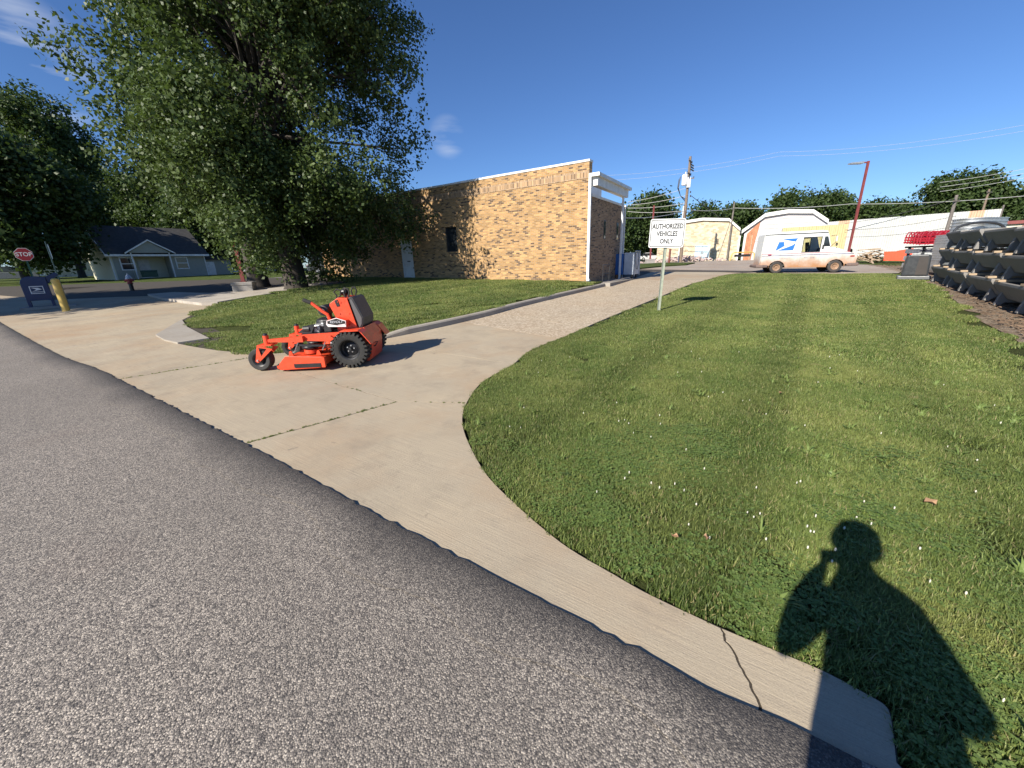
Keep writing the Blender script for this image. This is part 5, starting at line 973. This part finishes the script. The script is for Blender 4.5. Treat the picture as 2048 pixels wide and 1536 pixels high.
def tree(name,label,base,h,cr,cc,nl,nleaf,ls,seed,mleaf,mbark,tr=.4,group=None,lobe=.30,gap=0.,droop=0.,shape=1.,cut=None,spray=34):
    "base point, crown radii cr and centre offset cc from the base; lobes of leaves hung on limbs"
    rs=np.random.RandomState(seed); t=thing(name,label,'tree',tuple(base),0,group); cr=np.array(cr,float); cc=np.array(cc,float)
    d=rs.normal(size=(nl,3)); d/=np.linalg.norm(d,axis=1)[:,None]; rad=rs.uniform(.35,1.,nl)**.5*(1-lobe*.75); C=cc+d*rad[:,None]*cr
    if droop: m=C[:,2]<cc[2]; C[m,2]-=droop*rs.uniform(0,1,m.sum())
    if cut is not None: C=C[cut(C)]; nl=len(C)
    LR=np.mean(cr)*lobe*rs.uniform(.65,1.25,nl)
    # trunk and limbs
    mb=MB(); zt=cc[2]*.62; lean=rs.uniform(-.3,.3,2)
    tp=[(0,0,-.4),(0.02,0,.1),(lean[0]*.2,lean[1]*.2,zt*.35),(lean[0]*.6,lean[1]*.6,zt*.7),(lean[0],lean[1],zt),(cc[0]*.6+lean[0],cc[1]*.6+lean[1],cc[2]*1.05),(cc[0],cc[1],cc[2]+cr[2]*.55)]
    mb.tube(tp,[tr*1.9,tr*1.25,tr,tr*.9,tr*.72,tr*.42,tr*.1],12)
    for k in range(nl):
        f=rs.uniform(.35,.95); s=Vector(tp[3]).lerp(Vector(tp[5]),f) if C[k,2]>zt*.8 else Vector(tp[3]); e=Vector(C[k]); m1=s.lerp(e,.45)+Vector(rs.uniform(-.3,.3,3))*LR[k]+Vector((0,0,.25*LR[k])); r_=tr*(.16+.16*rs.rand())
        mb.tube([s,m1,e],[r_,r_*.6,r_*.18],6,False)
        for q in range(3): e2=Vector(C[k]+rs.normal(size=3)*LR[k]*.42); mb.tube([m1.lerp(e,.3+.2*q),m1.lerp(e2,.75)+Vector((0,0,.1)),e2],[r_*.4,r_*.25,r_*.08],5,False)
    mb.build('trunk',mbark,t,True)
    # twigs: leaf sprays hung in ragged lobes, with gaps between the sprays
    ns=max(40,nleaf//spray); w=LR**2.2; si=rs.choice(nl,ns,p=w/w.sum()); v=rs.normal(size=(ns,3)); v/=np.linalg.norm(v,axis=1)[:,None]; rr=rs.uniform(.2,1,ns)**.45
    hsh=np.sin(v[:,0]*5.1+si*1.7)+np.sin(v[:,1]*6.3+si*2.3)+np.sin(v[:,2]*5.7+si*.9); rr*=1+.13*hsh+.08*rs.normal(size=ns)
    SC=C[si]+v*(LR[si]*rr)[:,None]*np.array([1,1,.85]); ax=v*.8+rs.normal(size=(ns,3))*.5+np.array([0,0,-.25]); ax/=np.linalg.norm(ax,axis=1)[:,None]
    k=rs.randint(0,ns,nleaf); tl=rs.uniform(-1,1,nleaf); sig=ls*2.0
    P=SC[k]+ax[k]*(tl*sig*1.5)[:,None]+rs.normal(size=(nleaf,3))*sig*.62; N=v[k]*.75+rs.normal(size=(nleaf,3))*.7+np.array([0,0,.35]); sz=ls*rs.uniform(.65,1.3,nleaf); tint=np.clip(rs.uniform(0,1,nleaf)*.6+.4*rs.uniform(0,1,ns)[k],0,1)
    keep=P[:,2]>.25-0*P[:,2]; leaves('crown',P[keep],N[keep],sz[keep],mleaf,t,tint[keep],rs); return t
bt=gp(592,570,.25); tree('cottonwood_tree','huge cottonwood with dense crown in front of the brick building',(bt[0],bt[1],gz(bt[0],bt[1])+.1),18,(6.2,5.2,8.2),(1.0,.1,9.4),130,185000,.122,3,M_leafA,M_barkD,.42,lobe=.225,droop=3.4)
b2=gp(552,560,.25); tree('cottonwood_tree','second cottonwood with dark trunk just behind the huge one',(b2[0]-.3,b2[1]-1.2,gz(b2[0],b2[1])),16,(4.7,5.0,6.8),(.1,-.8,8.6),55,42000,.155,5,M_leafA,M_barkD,.42,lobe=.27,droop=1.2)
LT=[((55,557),38.,(6.5,6,6.0),7.4,'leafy tree over the mailbox at the left edge',(0,0)),((165,553),58.,(8.0,7,11),13.,'tall dark tree behind the left end of the grey house',(0,0)),((-60,560),50.,(8,7,9.),10.,'broad dark tree at the far left edge',(0,0)),((380,548),62.,(8.5,7,7),9.0,'dark tree rising behind the grey house roof',(0,0)),((455,546),54.,(6,6,5.6),6.5,'dark bushy tree behind the red lamp post',(0,0)),((255,552),75.,(9,8,9.5),11,'dark tree filling the gap above the house ridge',(0,0)),((560,544),60.,(7,6,6),7.,'dark tree seen between the cottonwood trunks',(0,0)),((690,540),58.,(6,6,5.8),7.2,'light green tree showing over the brick parapet',(0,0))]
for k,(px,Y,cr,cz_,lab,_) in enumerate(LT):
    p=aty(*px,Y); tree('dark_tree',lab,(p[0],p[1],gz(p[0],p[1])),10,cr,(0,0,cz_),40,30000,.34,20+k,M_leafB,M_barkD,.35,'background trees on the left',.30,droop=1.)
def far_tree(label,xl,xr,yt,Y,seed,n=40,nl=14000,bottom=520,ls=.5):
    a=aty(xl,(yt+bottom)/2,Y); b=aty(xr,(yt+bottom)/2,Y); tpz=aty((xl+xr)/2,yt,Y)[2]; x=(a[0]+b[0])/2; z=gz(x,Y); H=tpz-z; rx=(b[0]-a[0])/2
    tree('far_tree',label,(x,Y,z),H,(rx*1.05,rx*.95,H*.5),(0,0,H*.53),n,nl,ls,seed,M_leafC,M_barkD,.35,'background trees on the right',.26,droop=H*.12)
for k,(xl,xr,yt,Y,lab) in enumerate([(1248,1362,384,84.,'dense round tree behind the AUTHORIZED VEHICLES sign'),(1366,1440,394,96.,'tree behind the block building beside the tall pole'),(1430,1512,400,98.,'tree behind the slim grey utility pole'),(1525,1600,378,92.,'tall tree behind the wrapped gable, left half'),(1590,1695,376,94.,'tall tree behind the wrapped gable, right half'),(1700,1765,402,92.,'small tree beside the red lamp post'),(1768,1815,400,95.,'small round tree over the middle of the metal building'),(1800,1870,392,90.,'low tree left of the tallest trees at right'),(1838,1902,352,86.,'pointed tree left of the tallest dark tree'),(1885,1975,340,84.,'tallest dark tree over the white metal building'),(1960,2030,358,82.,'tree behind the pale leaning pole'),(1990,2100,405,80.,'low dark trees at the right edge'),(1640,1710,430,97.,'low trees just left of the red lamp post'),(1505,1545,425,98.,'low bush tree between the two warehouse gables')]):
    far_tree(lab,xl,xr,yt,Y,60+k,36 if xr-xl>60 else 22,int(150*(xr-xl))+3000)
far_tree('big spreading tree behind the brick building dock',1205,1262,420,80.,90,24,9000)
for k,(xl,xr,yt,Y,lab) in enumerate([(1250,1420,458,110.,'long low thicket behind the block building'),(1400,1560,450,112.,'low thicket behind the slim grey pole'),(1540,1720,446,112.,'low thicket behind the wrapped building'),(1690,1850,444,108.,'low thicket behind the red lamp post'),(1820,1980,432,104.,'low thicket behind the metal building'),(1930,2120,436,100.,'low thicket at the right edge')]):
    far_tree(lab,xl,xr,yt,Y,120+k,60,14000,525,.6)
# tree off to the left that shades the mailbox
tree('shade_tree','broad tree left of the parking area shading the mailbox',(-28.4,10.2,gz(-28.4,10.2)),12,(6.2,4.6,4.2),(0,0,8.0),44,26000,.34,41,M_leafB,M_barkD,.35,lobe=.3)
# ================================================================ grass
def m_grass(name,lush,yel,dry):
    t=NT(name); at=t.n('ShaderNodeAttribute',attribute_name='tint'); p=t.pos()
    pat=t.noise(p,1.15,4,.55); big=t.noise(p,.33,3,.5)
    x=t.n('ShaderNodeMapping',vector_type='TEXTURE'); x.inputs['Rotation'].default_value=(0,0,R_(53)); x.inputs['Scale'].default_value=(25,.9,1); t.l(p,x.inputs['Vector']); strp=t.noise(x.outputs[0],1.,2,.4)
    c=t.mix(t.ramp(pat,[(.38,0.),(.66,1.)]),lush,yel); c=t.mix(t.ramp(strp,[(.42,.62),(.58,0.)]),c,tuple(v*.62 for v in lush)); c=t.mix(t.ramp(big,[(.52,0.),(.68,.35)]),c,tuple(v*1.25 for v in yel))
    c=t.mix(t.ramp(at.outputs['Fac'],[(0,.5),(.35,0.)]),c,tuple(v*.5 for v in lush)); c=t.mix(t.ramp(at.outputs['Fac'],[(.72,0.),(.9,.55)]),c,tuple(v*1.6 for v in yel)); c=t.mix(t.ramp(at.outputs['Fac'],[(.93,0.),(.97,.85)]),c,dry)
    c=t.mix(t.ramp(t.noise(p,2.6,3,.6),[(.66,0.),(.76,.55)]),c,dry)
    t.col(c).set(.5,spec=.35); tr=t.n('ShaderNodeBsdfTranslucent'); t.l(c,tr.inputs['Color']); mx=t.n('ShaderNodeMixShader'); mx.inputs[0].default_value=.42; t.l(t.b.outputs[0],mx.inputs[1]); t.l(tr.outputs[0],mx.inputs[2]); t.l(mx.outputs[0],t.out.inputs['Surface']); return t.m
M_grass=m_grass('lawn_grass_blade',(.155,.225,.058),(.29,.325,.10),(.46,.37,.20)); M_clov=m_leaf('clover_leaf',(.12,.20,.05),(.22,.29,.085),.35,.5)
def patch_mesh(name,rad,n,w,h0,h1,seed,lean=.8):
    rs=np.random.RandomState(seed); r=rad*np.sqrt(rs.rand(n)); a=rs.rand(n)*6.283; bx,by=r*np.cos(a),r*np.sin(a); hh=rs.uniform(h0,h1,n); ln=rs.rand(n)**1.0*lean; da=rs.rand(n)*6.283; wa=da+np.pi/2+rs.normal(size=n)*.5; ww=w*rs.uniform(.6,1.3,n)/2
    dx,dy=np.cos(da),np.sin(da); V=np.zeros((n,5,3))
    for k,(f,wf) in enumerate(((0,1.),(0,-1.),(.55,.85),(.55,-.85),(1.,0.))):
        rr=hh*f*ln*(.6+.7*f); V[:,k,0]=bx+dx*rr+np.cos(wa)*ww*wf; V[:,k,1]=by+dy*rr+np.sin(wa)*ww*wf; V[:,k,2]=hh*f*np.sqrt(np.clip(1-(ln*.75*f)**2,.1,1))
    me=bpy.data.meshes.new(name); F=[]
    for i in range(n): o=i*5; F+=[(o,o+1,o+3,o+2),(o+2,o+3,o+4)]
    me.from_pydata(V.reshape(-1,3).tolist(),[],F); at=me.attributes.new('tint','FLOAT','POINT'); at.data.foreach_set('value',np.repeat(rs.rand(n),5).astype(np.float32)); me.materials.append(M_grass); return bpy.data.objects.new(name,me)
def clover_mesh(name,rad,n,seed):
    rs=np.random.RandomState(seed); V=[];F=[];T=[]
    for i in range(n):
        r=rad*math.sqrt(rs.rand()); a=rs.rand()*6.283; c=Vector((r*math.cos(a),r*math.sin(a),rs.uniform(.02,.05))); t0=rs.rand()
        for k in range(3):
            b=a+k*2.1+rs.rand()*.3; d=Vector((math.cos(b),math.sin(b),rs.uniform(-.1,.45))).normalized(); s=rs.uniform(.007,.014); side=d.cross(Vector((0,0,1))).normalized(); o=len(V); V+=[c,c+d*s*.6+side*s*.55,c+d*s*1.2,c+d*s*.6-side*s*.55]; F.append((o,o+1,o+2,o+3)); T+=[t0]*4
    me=bpy.data.meshes.new(name); me.from_pydata([tuple(v) for v in V],[],F); at=me.attributes.new('tint','FLOAT','POINT'); at.data.foreach_set('value',np.array(T,np.float32)); me.materials.append(M_clov); return bpy.data.objects.new(name,me)
def weed_mesh(name,seed):
    rs=np.random.RandomState(seed); V=[];F=[];T=[]
    for i in range(26):
        a=rs.rand()*6.283; L_=rs.uniform(.06,.15); w=rs.uniform(.006,.012); el=rs.uniform(.3,1.1); d=Vector((math.cos(a)*math.cos(el),math.sin(a)*math.cos(el),math.sin(el))); s=d.cross(Vector((0,0,1))).normalized(); o=len(V); m=d*L_*.6; e=d*L_+Vector((math.cos(a),math.sin(a),-.6))*L_*.25; b=Vector((rs.normal()*.015,rs.normal()*.015,0))
        V+=[b+s*w*.5,b-s*w*.5,b+m-s*w,b+m+s*w,b+e]; F+=[(o,o+1,o+2,o+3),(o+3,o+2,o+4)]; T+=[rs.uniform(.5,1)]*5
    me=bpy.data.meshes.new(name); me.from_pydata([tuple(v) for v in V],[],F); at=me.attributes.new('tint','FLOAT','POINT'); at.data.foreach_set('value',np.array(T,np.float32)); me.materials.append(M_clov); return bpy.data.objects.new(name,me)
def proto(name,objs):
    c=bpy.data.collections.new(name)
    for o in objs: c.objects.link(o)
    return c
PC={'near':proto('near_turf',[patch_mesh('near_%d'%k,.26,1500,.0055,.028,.062,k,.95) for k in range(4)]),'edge':proto('edge_turf',[patch_mesh('edge_%d'%k,.05,75,.0055,.025,.055,10+k,.8) for k in range(3)]),
    'mid':proto('mid_turf',[patch_mesh('mid_%d'%k,.45,1500,.011,.03,.06,20+k,.9) for k in range(3)]),'far':proto('far_turf',[patch_mesh('far_%d'%k,.65,1100,.020,.03,.06,30+k,.9) for k in range(3)]),
    'clover':proto('clover_turf',[clover_mesh('clover_%d'%k,.14,110,40+k) for k in range(3)]),'weed':proto('weed_turf',[weed_mesh('weed_%d'%k,50+k) for k in range(3)])}
fl_=MB(); fl_.lathe([(0,.012),(.008,.010),(.011,.003),(.009,-.005),(0,-.008)],(0,0,0),'z',7); _fo=fl_.build('flower_head',simple('white_clover_flower',(.62,.60,.50),.9)); COL.objects.unlink(_fo); PC['flower']=proto('flower_heads',[_fo])
def gn_group(coll,nvar):
    g=bpy.data.node_groups.new('scatter','GeometryNodeTree'); g.interface.new_socket('Geometry',in_out='INPUT',socket_type='NodeSocketGeometry'); g.interface.new_socket('Geometry',in_out='OUTPUT',socket_type='NodeSocketGeometry')
    N=g.nodes.new; gi=N('NodeGroupInput'); go=N('NodeGroupOutput'); ci=N('GeometryNodeCollectionInfo'); ci.inputs['Collection'].default_value=coll; ci.inputs['Separate Children'].default_value=True; ci.inputs['Reset Children'].default_value=True
    io=N('GeometryNodeInstanceOnPoints'); io.inputs['Pick Instance'].default_value=True
    def attr(nm,ty):
        a=N('GeometryNodeInputNamedAttribute'); a.data_type=ty; a.inputs['Name'].default_value=nm; return [s for s in a.outputs if s.enabled and s.name=='Attribute'][0]
    l=g.links.new; l(gi.outputs[0],io.inputs['Points']); l(ci.outputs[0],io.inputs['Instance']); l(attr('idx','INT'),io.inputs['Instance Index']); l(attr('rot','FLOAT_VECTOR'),io.inputs['Rotation']); l(attr('scl','FLOAT_VECTOR'),io.inputs['Scale']); l(io.outputs[0],go.inputs[0]); return g
def scatter(name,label,cat,P,kind,seed,smin=.8,smax=1.2,zs=(.8,1.2)):
    rs=np.random.RandomState(seed); n=len(P); me=bpy.data.meshes.new(name); me.vertices.add(n); me.vertices.foreach_set('co',np.asarray(P,np.float32).ravel()); nv=len(PC[kind].objects)
    a=me.attributes.new('idx','INT','POINT'); a.data.foreach_set('value',rs.randint(0,nv,n).astype(np.int32)); r=np.zeros((n,3),np.float32); r[:,2]=rs.rand(n)*6.283; a=me.attributes.new('rot','FLOAT_VECTOR','POINT'); a.data.foreach_set('vector',r.ravel())
    s=rs.uniform(smin,smax,n); sc=np.stack([s,s,rs.uniform(*zs,n)],1).astype(np.float32); a=me.attributes.new('scl','FLOAT_VECTOR','POINT'); a.data.foreach_set('vector',sc.ravel())
    o=bpy.data.objects.new(name,me); COL.objects.link(o); m=o.modifiers.new('scatter','NODES'); m.node_group=gn_group(PC[kind],nv); tag(o,label,cat,kind='stuff'); return o
def inpoly(P,poly):
    poly=np.array(poly); x,y=P[:,0],P[:,1]; r=np.zeros(len(P),bool); j=len(poly)-1
    for i in range(len(poly)):
        c=((poly[i,1]>y)!=(poly[j,1]>y)); r^=c&(x<(poly[j,0]-poly[i,0])*(y-poly[i,1])/(poly[j,1]-poly[i,1]+1e-12)+poly[i,0]); j=i
    return r
def in_view(P,z=.1,m=.5):
    v=np.c_[P,np.full(len(P),z)]-CP0; d=v@fw; px=1024+F*(v@RV)/np.maximum(d,.05); py=768-F*(v@UV)/np.maximum(d,.05); return (d>.05)&(px>-2048*m)&(px<2048*(1+m))&(py<1536*(1+m*1.6))&(py>300)
def fill(poly,zf,bands,seed,excl=None,edge_line=None):
    rs=np.random.RandomState(seed); pl=np.array(poly); lo,hi=pl.min(0),pl.max(0); out={}; closed=np.vstack([pl,pl[:1]])
    for kind,d0,d1,dens,mrg in bands:
        n=int((hi-lo).prod()*dens); P=lo+rs.rand(n,2)*(hi-lo); d=np.hypot(P[:,0],P[:,1]); P=P[(d>=d0)&(d<d1)]; P=P[in_view(P)]; P=P[inpoly(P,poly)]
        if excl is not None: P=P[~inpoly(P,excl)]
        if len(P)==0: continue
        if excl is not None: P=P[seg_dist(P,np.array(DTp))>{'near':.2,'edge':.03,'mid':.38,'far':.55}[kind]]
        e=seg_dist(P,closed if edge_line is None else np.array(edge_line)); P=P[e>mrg] if kind!='edge' else P[(e>.022)&(e<.32)]
        z=zf(P[:,0],P[:,1]); out.setdefault(kind,[]).append(np.c_[P,z])
    return {k:np.vstack(v) for k,v in out.items()}
RLE=list(reversed(GRn))+list(reversed(GRf))[1:]
gr=fill(RLb,rl_z,[('near',0,7.5,22,.235),('edge',0,9.,460,0),('mid',7.5,14.5,12,.40),('far',14.5,30,10,.5)],1,[(p[0]+.12,p[1]-.05) for p in DTp])
for k,v in gr.items(): scatter('grass','mown green turf of the right lawn, %s part'%k,'grass',v,k,2)
gl=fill(LLb,lambda x,y:GL(x,y)-.02,[('mid',0,15.5,13,.34),('edge',0,12.5,170,0),('far',15.5,30,9,.5)],3)
bc=gp(425,668); rs=np.random.RandomState(31)
for k,v in gl.items():
    dd=np.hypot((v[:,0]-bc[0])/1.0,(v[:,1]-bc[1])/1.3); v=v[(dd>1)|(rs.rand(len(v))<.22)]
    scatter('grass','mown turf of the lawn before the brick building, %s part'%k,'grass',v,k,4)
# weeds, clover and its flowers in the right lawn
rs=np.random.RandomState(9); P=np.c_[rs.uniform(-.6,5.5,9000),rs.uniform(.3,6.5,9000)]; P=P[in_view(P)&inpoly(P,RLb)]; P=P[seg_dist(P,np.array(RLE))>.10]
nzv=np.array([mnoise.noise(Vector((p[0]*.9,p[1]*.9,3.3))) for p in P]); ne=np.hypot(P[:,0]-1.2,P[:,1]-1.4); sel=(nzv+.45*np.exp(-(ne/1.6)**2)+rs.normal(size=len(P))*.25>.5)&(np.hypot(P[:,0],P[:,1])<4.2); Pc=P[sel][:210]; scatter('clover','low broad-leaved clover growing through the near lawn','clover',np.c_[Pc,rl_z(Pc[:,0],Pc[:,1])],'clover',6,.7,1.2)
Pw=P[~sel][:130]; scatter('lawn_weeds','coarse grass tufts standing above the mown lawn','weeds',np.c_[Pw,rl_z(Pw[:,0],Pw[:,1])],'weed',7,.45,.9)
Pf=[]
for c in gxy((1600,1050),(1700,1040),(1560,1060),(1240,830),(1300,870),(1280,990),(1700,1090),(1500,820),(1350,1000)): Pf+=[(c[0]+rs.normal()*.22,c[1]+rs.normal()*.24) for _ in range(5)]
Pf=np.array(Pf+[tuple(p) for p in P[rs.choice(len(P),30)]]); Pf=Pf[inpoly(Pf,RLb)]; scatter('clover_flowers','scattered small white clover flowers in the lawn','flowers',np.c_[Pf,rl_z(Pf[:,0],Pf[:,1])+.055],'flower',8,.25,.5)
# weeds in the slab joints
Pj=[]
for a,b,n in ((J1a,JX,90),(J2a,J2b,60),(JX,JG,8),(JN,JX,8)):
    for k in range(n): f=rs.rand(); Pj.append((a[0]+(b[0]-a[0])*f+rs.normal()*.006,a[1]+(b[1]-a[1])*f+rs.normal()*.006))
Pj=np.array(Pj); scatter('joint_grass','short grass sprouting from the driveway joints','grass',np.c_[Pj,G(Pj[:,0],Pj[:,1])-.004],'edge',12,.10,.34,(.2,.55))
# fallen leaves
lm=simple('fallen_leaf_brown',(.34,.20,.11),.8)
for k,(px,py,lab) in enumerate(((1856,1014,'curled tan leaf lying on the right lawn'),(1410,1087,'small brown leaf on the near lawn'),(1348,1084,'tiny brown leaf beside the clover patch'),(1560,792,'pale leaf lying in the middle of the lawn'))):
    p=gp(px,py); s=.04 if k==0 else .022; o=MB().add([(-s,0,.0),(-s*.3,s*.6,.015),(s*.6,s*.5,.005),(s,0,.02),(s*.5,-s*.55,.0),(-s*.4,-s*.5,.02),(0,0,-.004)],[(0,6,1),(1,6,2),(2,6,3),(3,6,4),(4,6,5),(5,6,0)]).build('fallen_leaf',lm); o.location=(p[0],p[1],p[2]+.04); o.rotation_euler=(.2,.1,k*1.3); tag(o,lab,'leaf','fallen leaves on the lawn')
# bark and scrap along the dirt strip
sc2=MB(); lo=np.array(DT)
for k in range(900):
    i=rnd.randint(1,7); f=rnd.random(); a=DT[i]; b=DT[i+1]; d=rnd.uniform(.15,1.5); x=a[0]+(b[0]-a[0])*f+d*.78; y=a[1]+(b[1]-a[1])*f-d*.5; sc2.obox((x,y,gz(x,y)+.04),(rnd.uniform(.03,.15)**1,rnd.uniform(.01,.035),rnd.uniform(.008,.02)),(rnd.uniform(-.3,.3),rnd.uniform(-.3,.3),rnd.uniform(0,3.1)))
tag(sc2.build('bark_litter',simple('bark_litter',(.17,.115,.075),.95,var=.6,vs=1.5)),'bark and wood litter on the dirt beside the bunks','litter',kind='stuff')
# ================================================================ photographer, who stands behind the camera and casts the long shadow
HV=np.array([math.sin(SH_AZ),math.cos(SH_AZ)]); LV=np.array([HV[1],-HV[0]]); c0=np.array([.14,-.21])
def W(l,z,d=0.): p=c0+LV*l+HV*d; return (p[0],p[1],z)
pe=thing('person','person in dark clothes standing behind the camera raising a phone','person',(0,0,0)); vs=[];es=[];rad=[]
def V_(p,r,par=None):
    vs.append(p); rad.append(r if isinstance(r,tuple) else (r,r)); 
    if par is not None: es.append((par,len(vs)-1))
    return len(vs)-1
pel=V_(W(.04,.98,-.12),(.20,.16)); bel=V_(W(.04,1.12,-.1),(.215,.18),pel); che=V_(W(.0,1.36,-.1),(.20,.15),bel); up=V_(W(-.04,1.50,-.1),(.15,.11),che); nk=V_(W(-.10,1.63,-.06),.065,up); h1=V_(W(-.12,1.71,-.04),.075,nk); h2=V_(W(-.12,1.79,-.05),.092,h1); h3=V_(W(-.12,1.87,-.06),.075,h2)
camv=lambda x,y,z:tuple(CP0+RV*x+UV*y-fw*z)
def arm(sl,sz,el,ez,ed,hand,sgn):
    s=V_(W(sl,sz,-.12),.085,up); m=V_(W((sl+el)/2,(sz+ez)/2,-.1),.068,s); e=V_(W(el,ez,ed),.07,m); hp=Vector(hand); ep=Vector(vs[e]); w=V_(tuple(ep.lerp(hp,.55)),.058,e); w=V_(tuple(ep.lerp(hp,.8)),.042,w); pm=V_(tuple(ep.lerp(hp,.92)),.040,w); 
    for k in range(4): b=Vector(hand)+Vector((0,-.012,-.03+.018*k)); f1=V_(tuple(Vector(vs[pm]).lerp(b,.8)),.010,pm); f2=V_(tuple(b+Vector((sgn*.02,.0,.004))),.009,f1)
    V_(tuple(Vector(hand)+Vector((0,-.035,.01))),.011,pm)
arm(.10,1.54,.27,1.24,-.10,camv(.145,-.02,.035),-1); arm(-.17,1.50,-.30,1.20,-.16,camv(-.035,-.035,.035),1)
for l,fl2 in ((-.06,-.08),(.16,.19)):
    hpv=V_(W(l,.90,-.12),(.115,.12),pel); kn=V_(W((l+fl2)/2,.50,-.10),.075,hpv); an_=V_(W(fl2,.10,-.12),.05,kn); V_(W(fl2,.05,-.03),.045,an_); toe=V_(W(fl2-.05,.04,.10),.038,len(vs)-1)
me=bpy.data.meshes.new('body'); me.from_pydata(vs,es,[]); bo=bpy.data.objects.new('body',me); COL.objects.link(bo); bo.parent=pe
sk=bo.modifiers.new('skin','SKIN'); sd_=me.skin_vertices[0].data if me.skin_vertices else None
if sd_ is None:
    bm=bmesh.new(); bm.from_mesh(me); bm.verts.layers.skin.verify(); bm.to_mesh(me); bm.free(); sd_=me.skin_vertices[0].data
for i,r in enumerate(rad): sd_[i].radius=r
sd_[0].use_root=True; bo.modifiers.new('sub','SUBSURF').levels=2; bo.modifiers['sub'].render_levels=2
def m_person():
    t=NT('skin_and_clothes'); z=t.sep(t.pos())[2]; t.col(t.ramp(t.math('DIVIDE',z,2.),[(0,(.05,.04,.035)),(.05,(.05,.06,.09)),(.50,(.05,.06,.09)),(.505,(.07,.07,.075)),(.80,(.07,.07,.075)),(.805,(.45,.28,.2))],'CONSTANT')).set(.8); return t.m
me.materials.append(m_person())
hr_=MB().lathe([(0,.155),(.05,.15),(.095,.11),(.115,.04),(.115,-.02),(.10,-.04),(.09,.0)],W(-.12,1.80,-.06),'z',16).build('hair',simple('dark_hair',(.03,.022,.018),.7),pe,True)
ph=MB().add([camv(x,y,z) for z in (.006,.014) for y in (-.056,.02) for x in (-.024,.136)],[(0,2,3,1),(4,5,7,6),(0,1,5,4),(2,6,7,3),(0,4,6,2),(1,3,7,5)]).build('phone',M_black,None); tag(ph,'dark phone held up by the person behind the camera','phone')
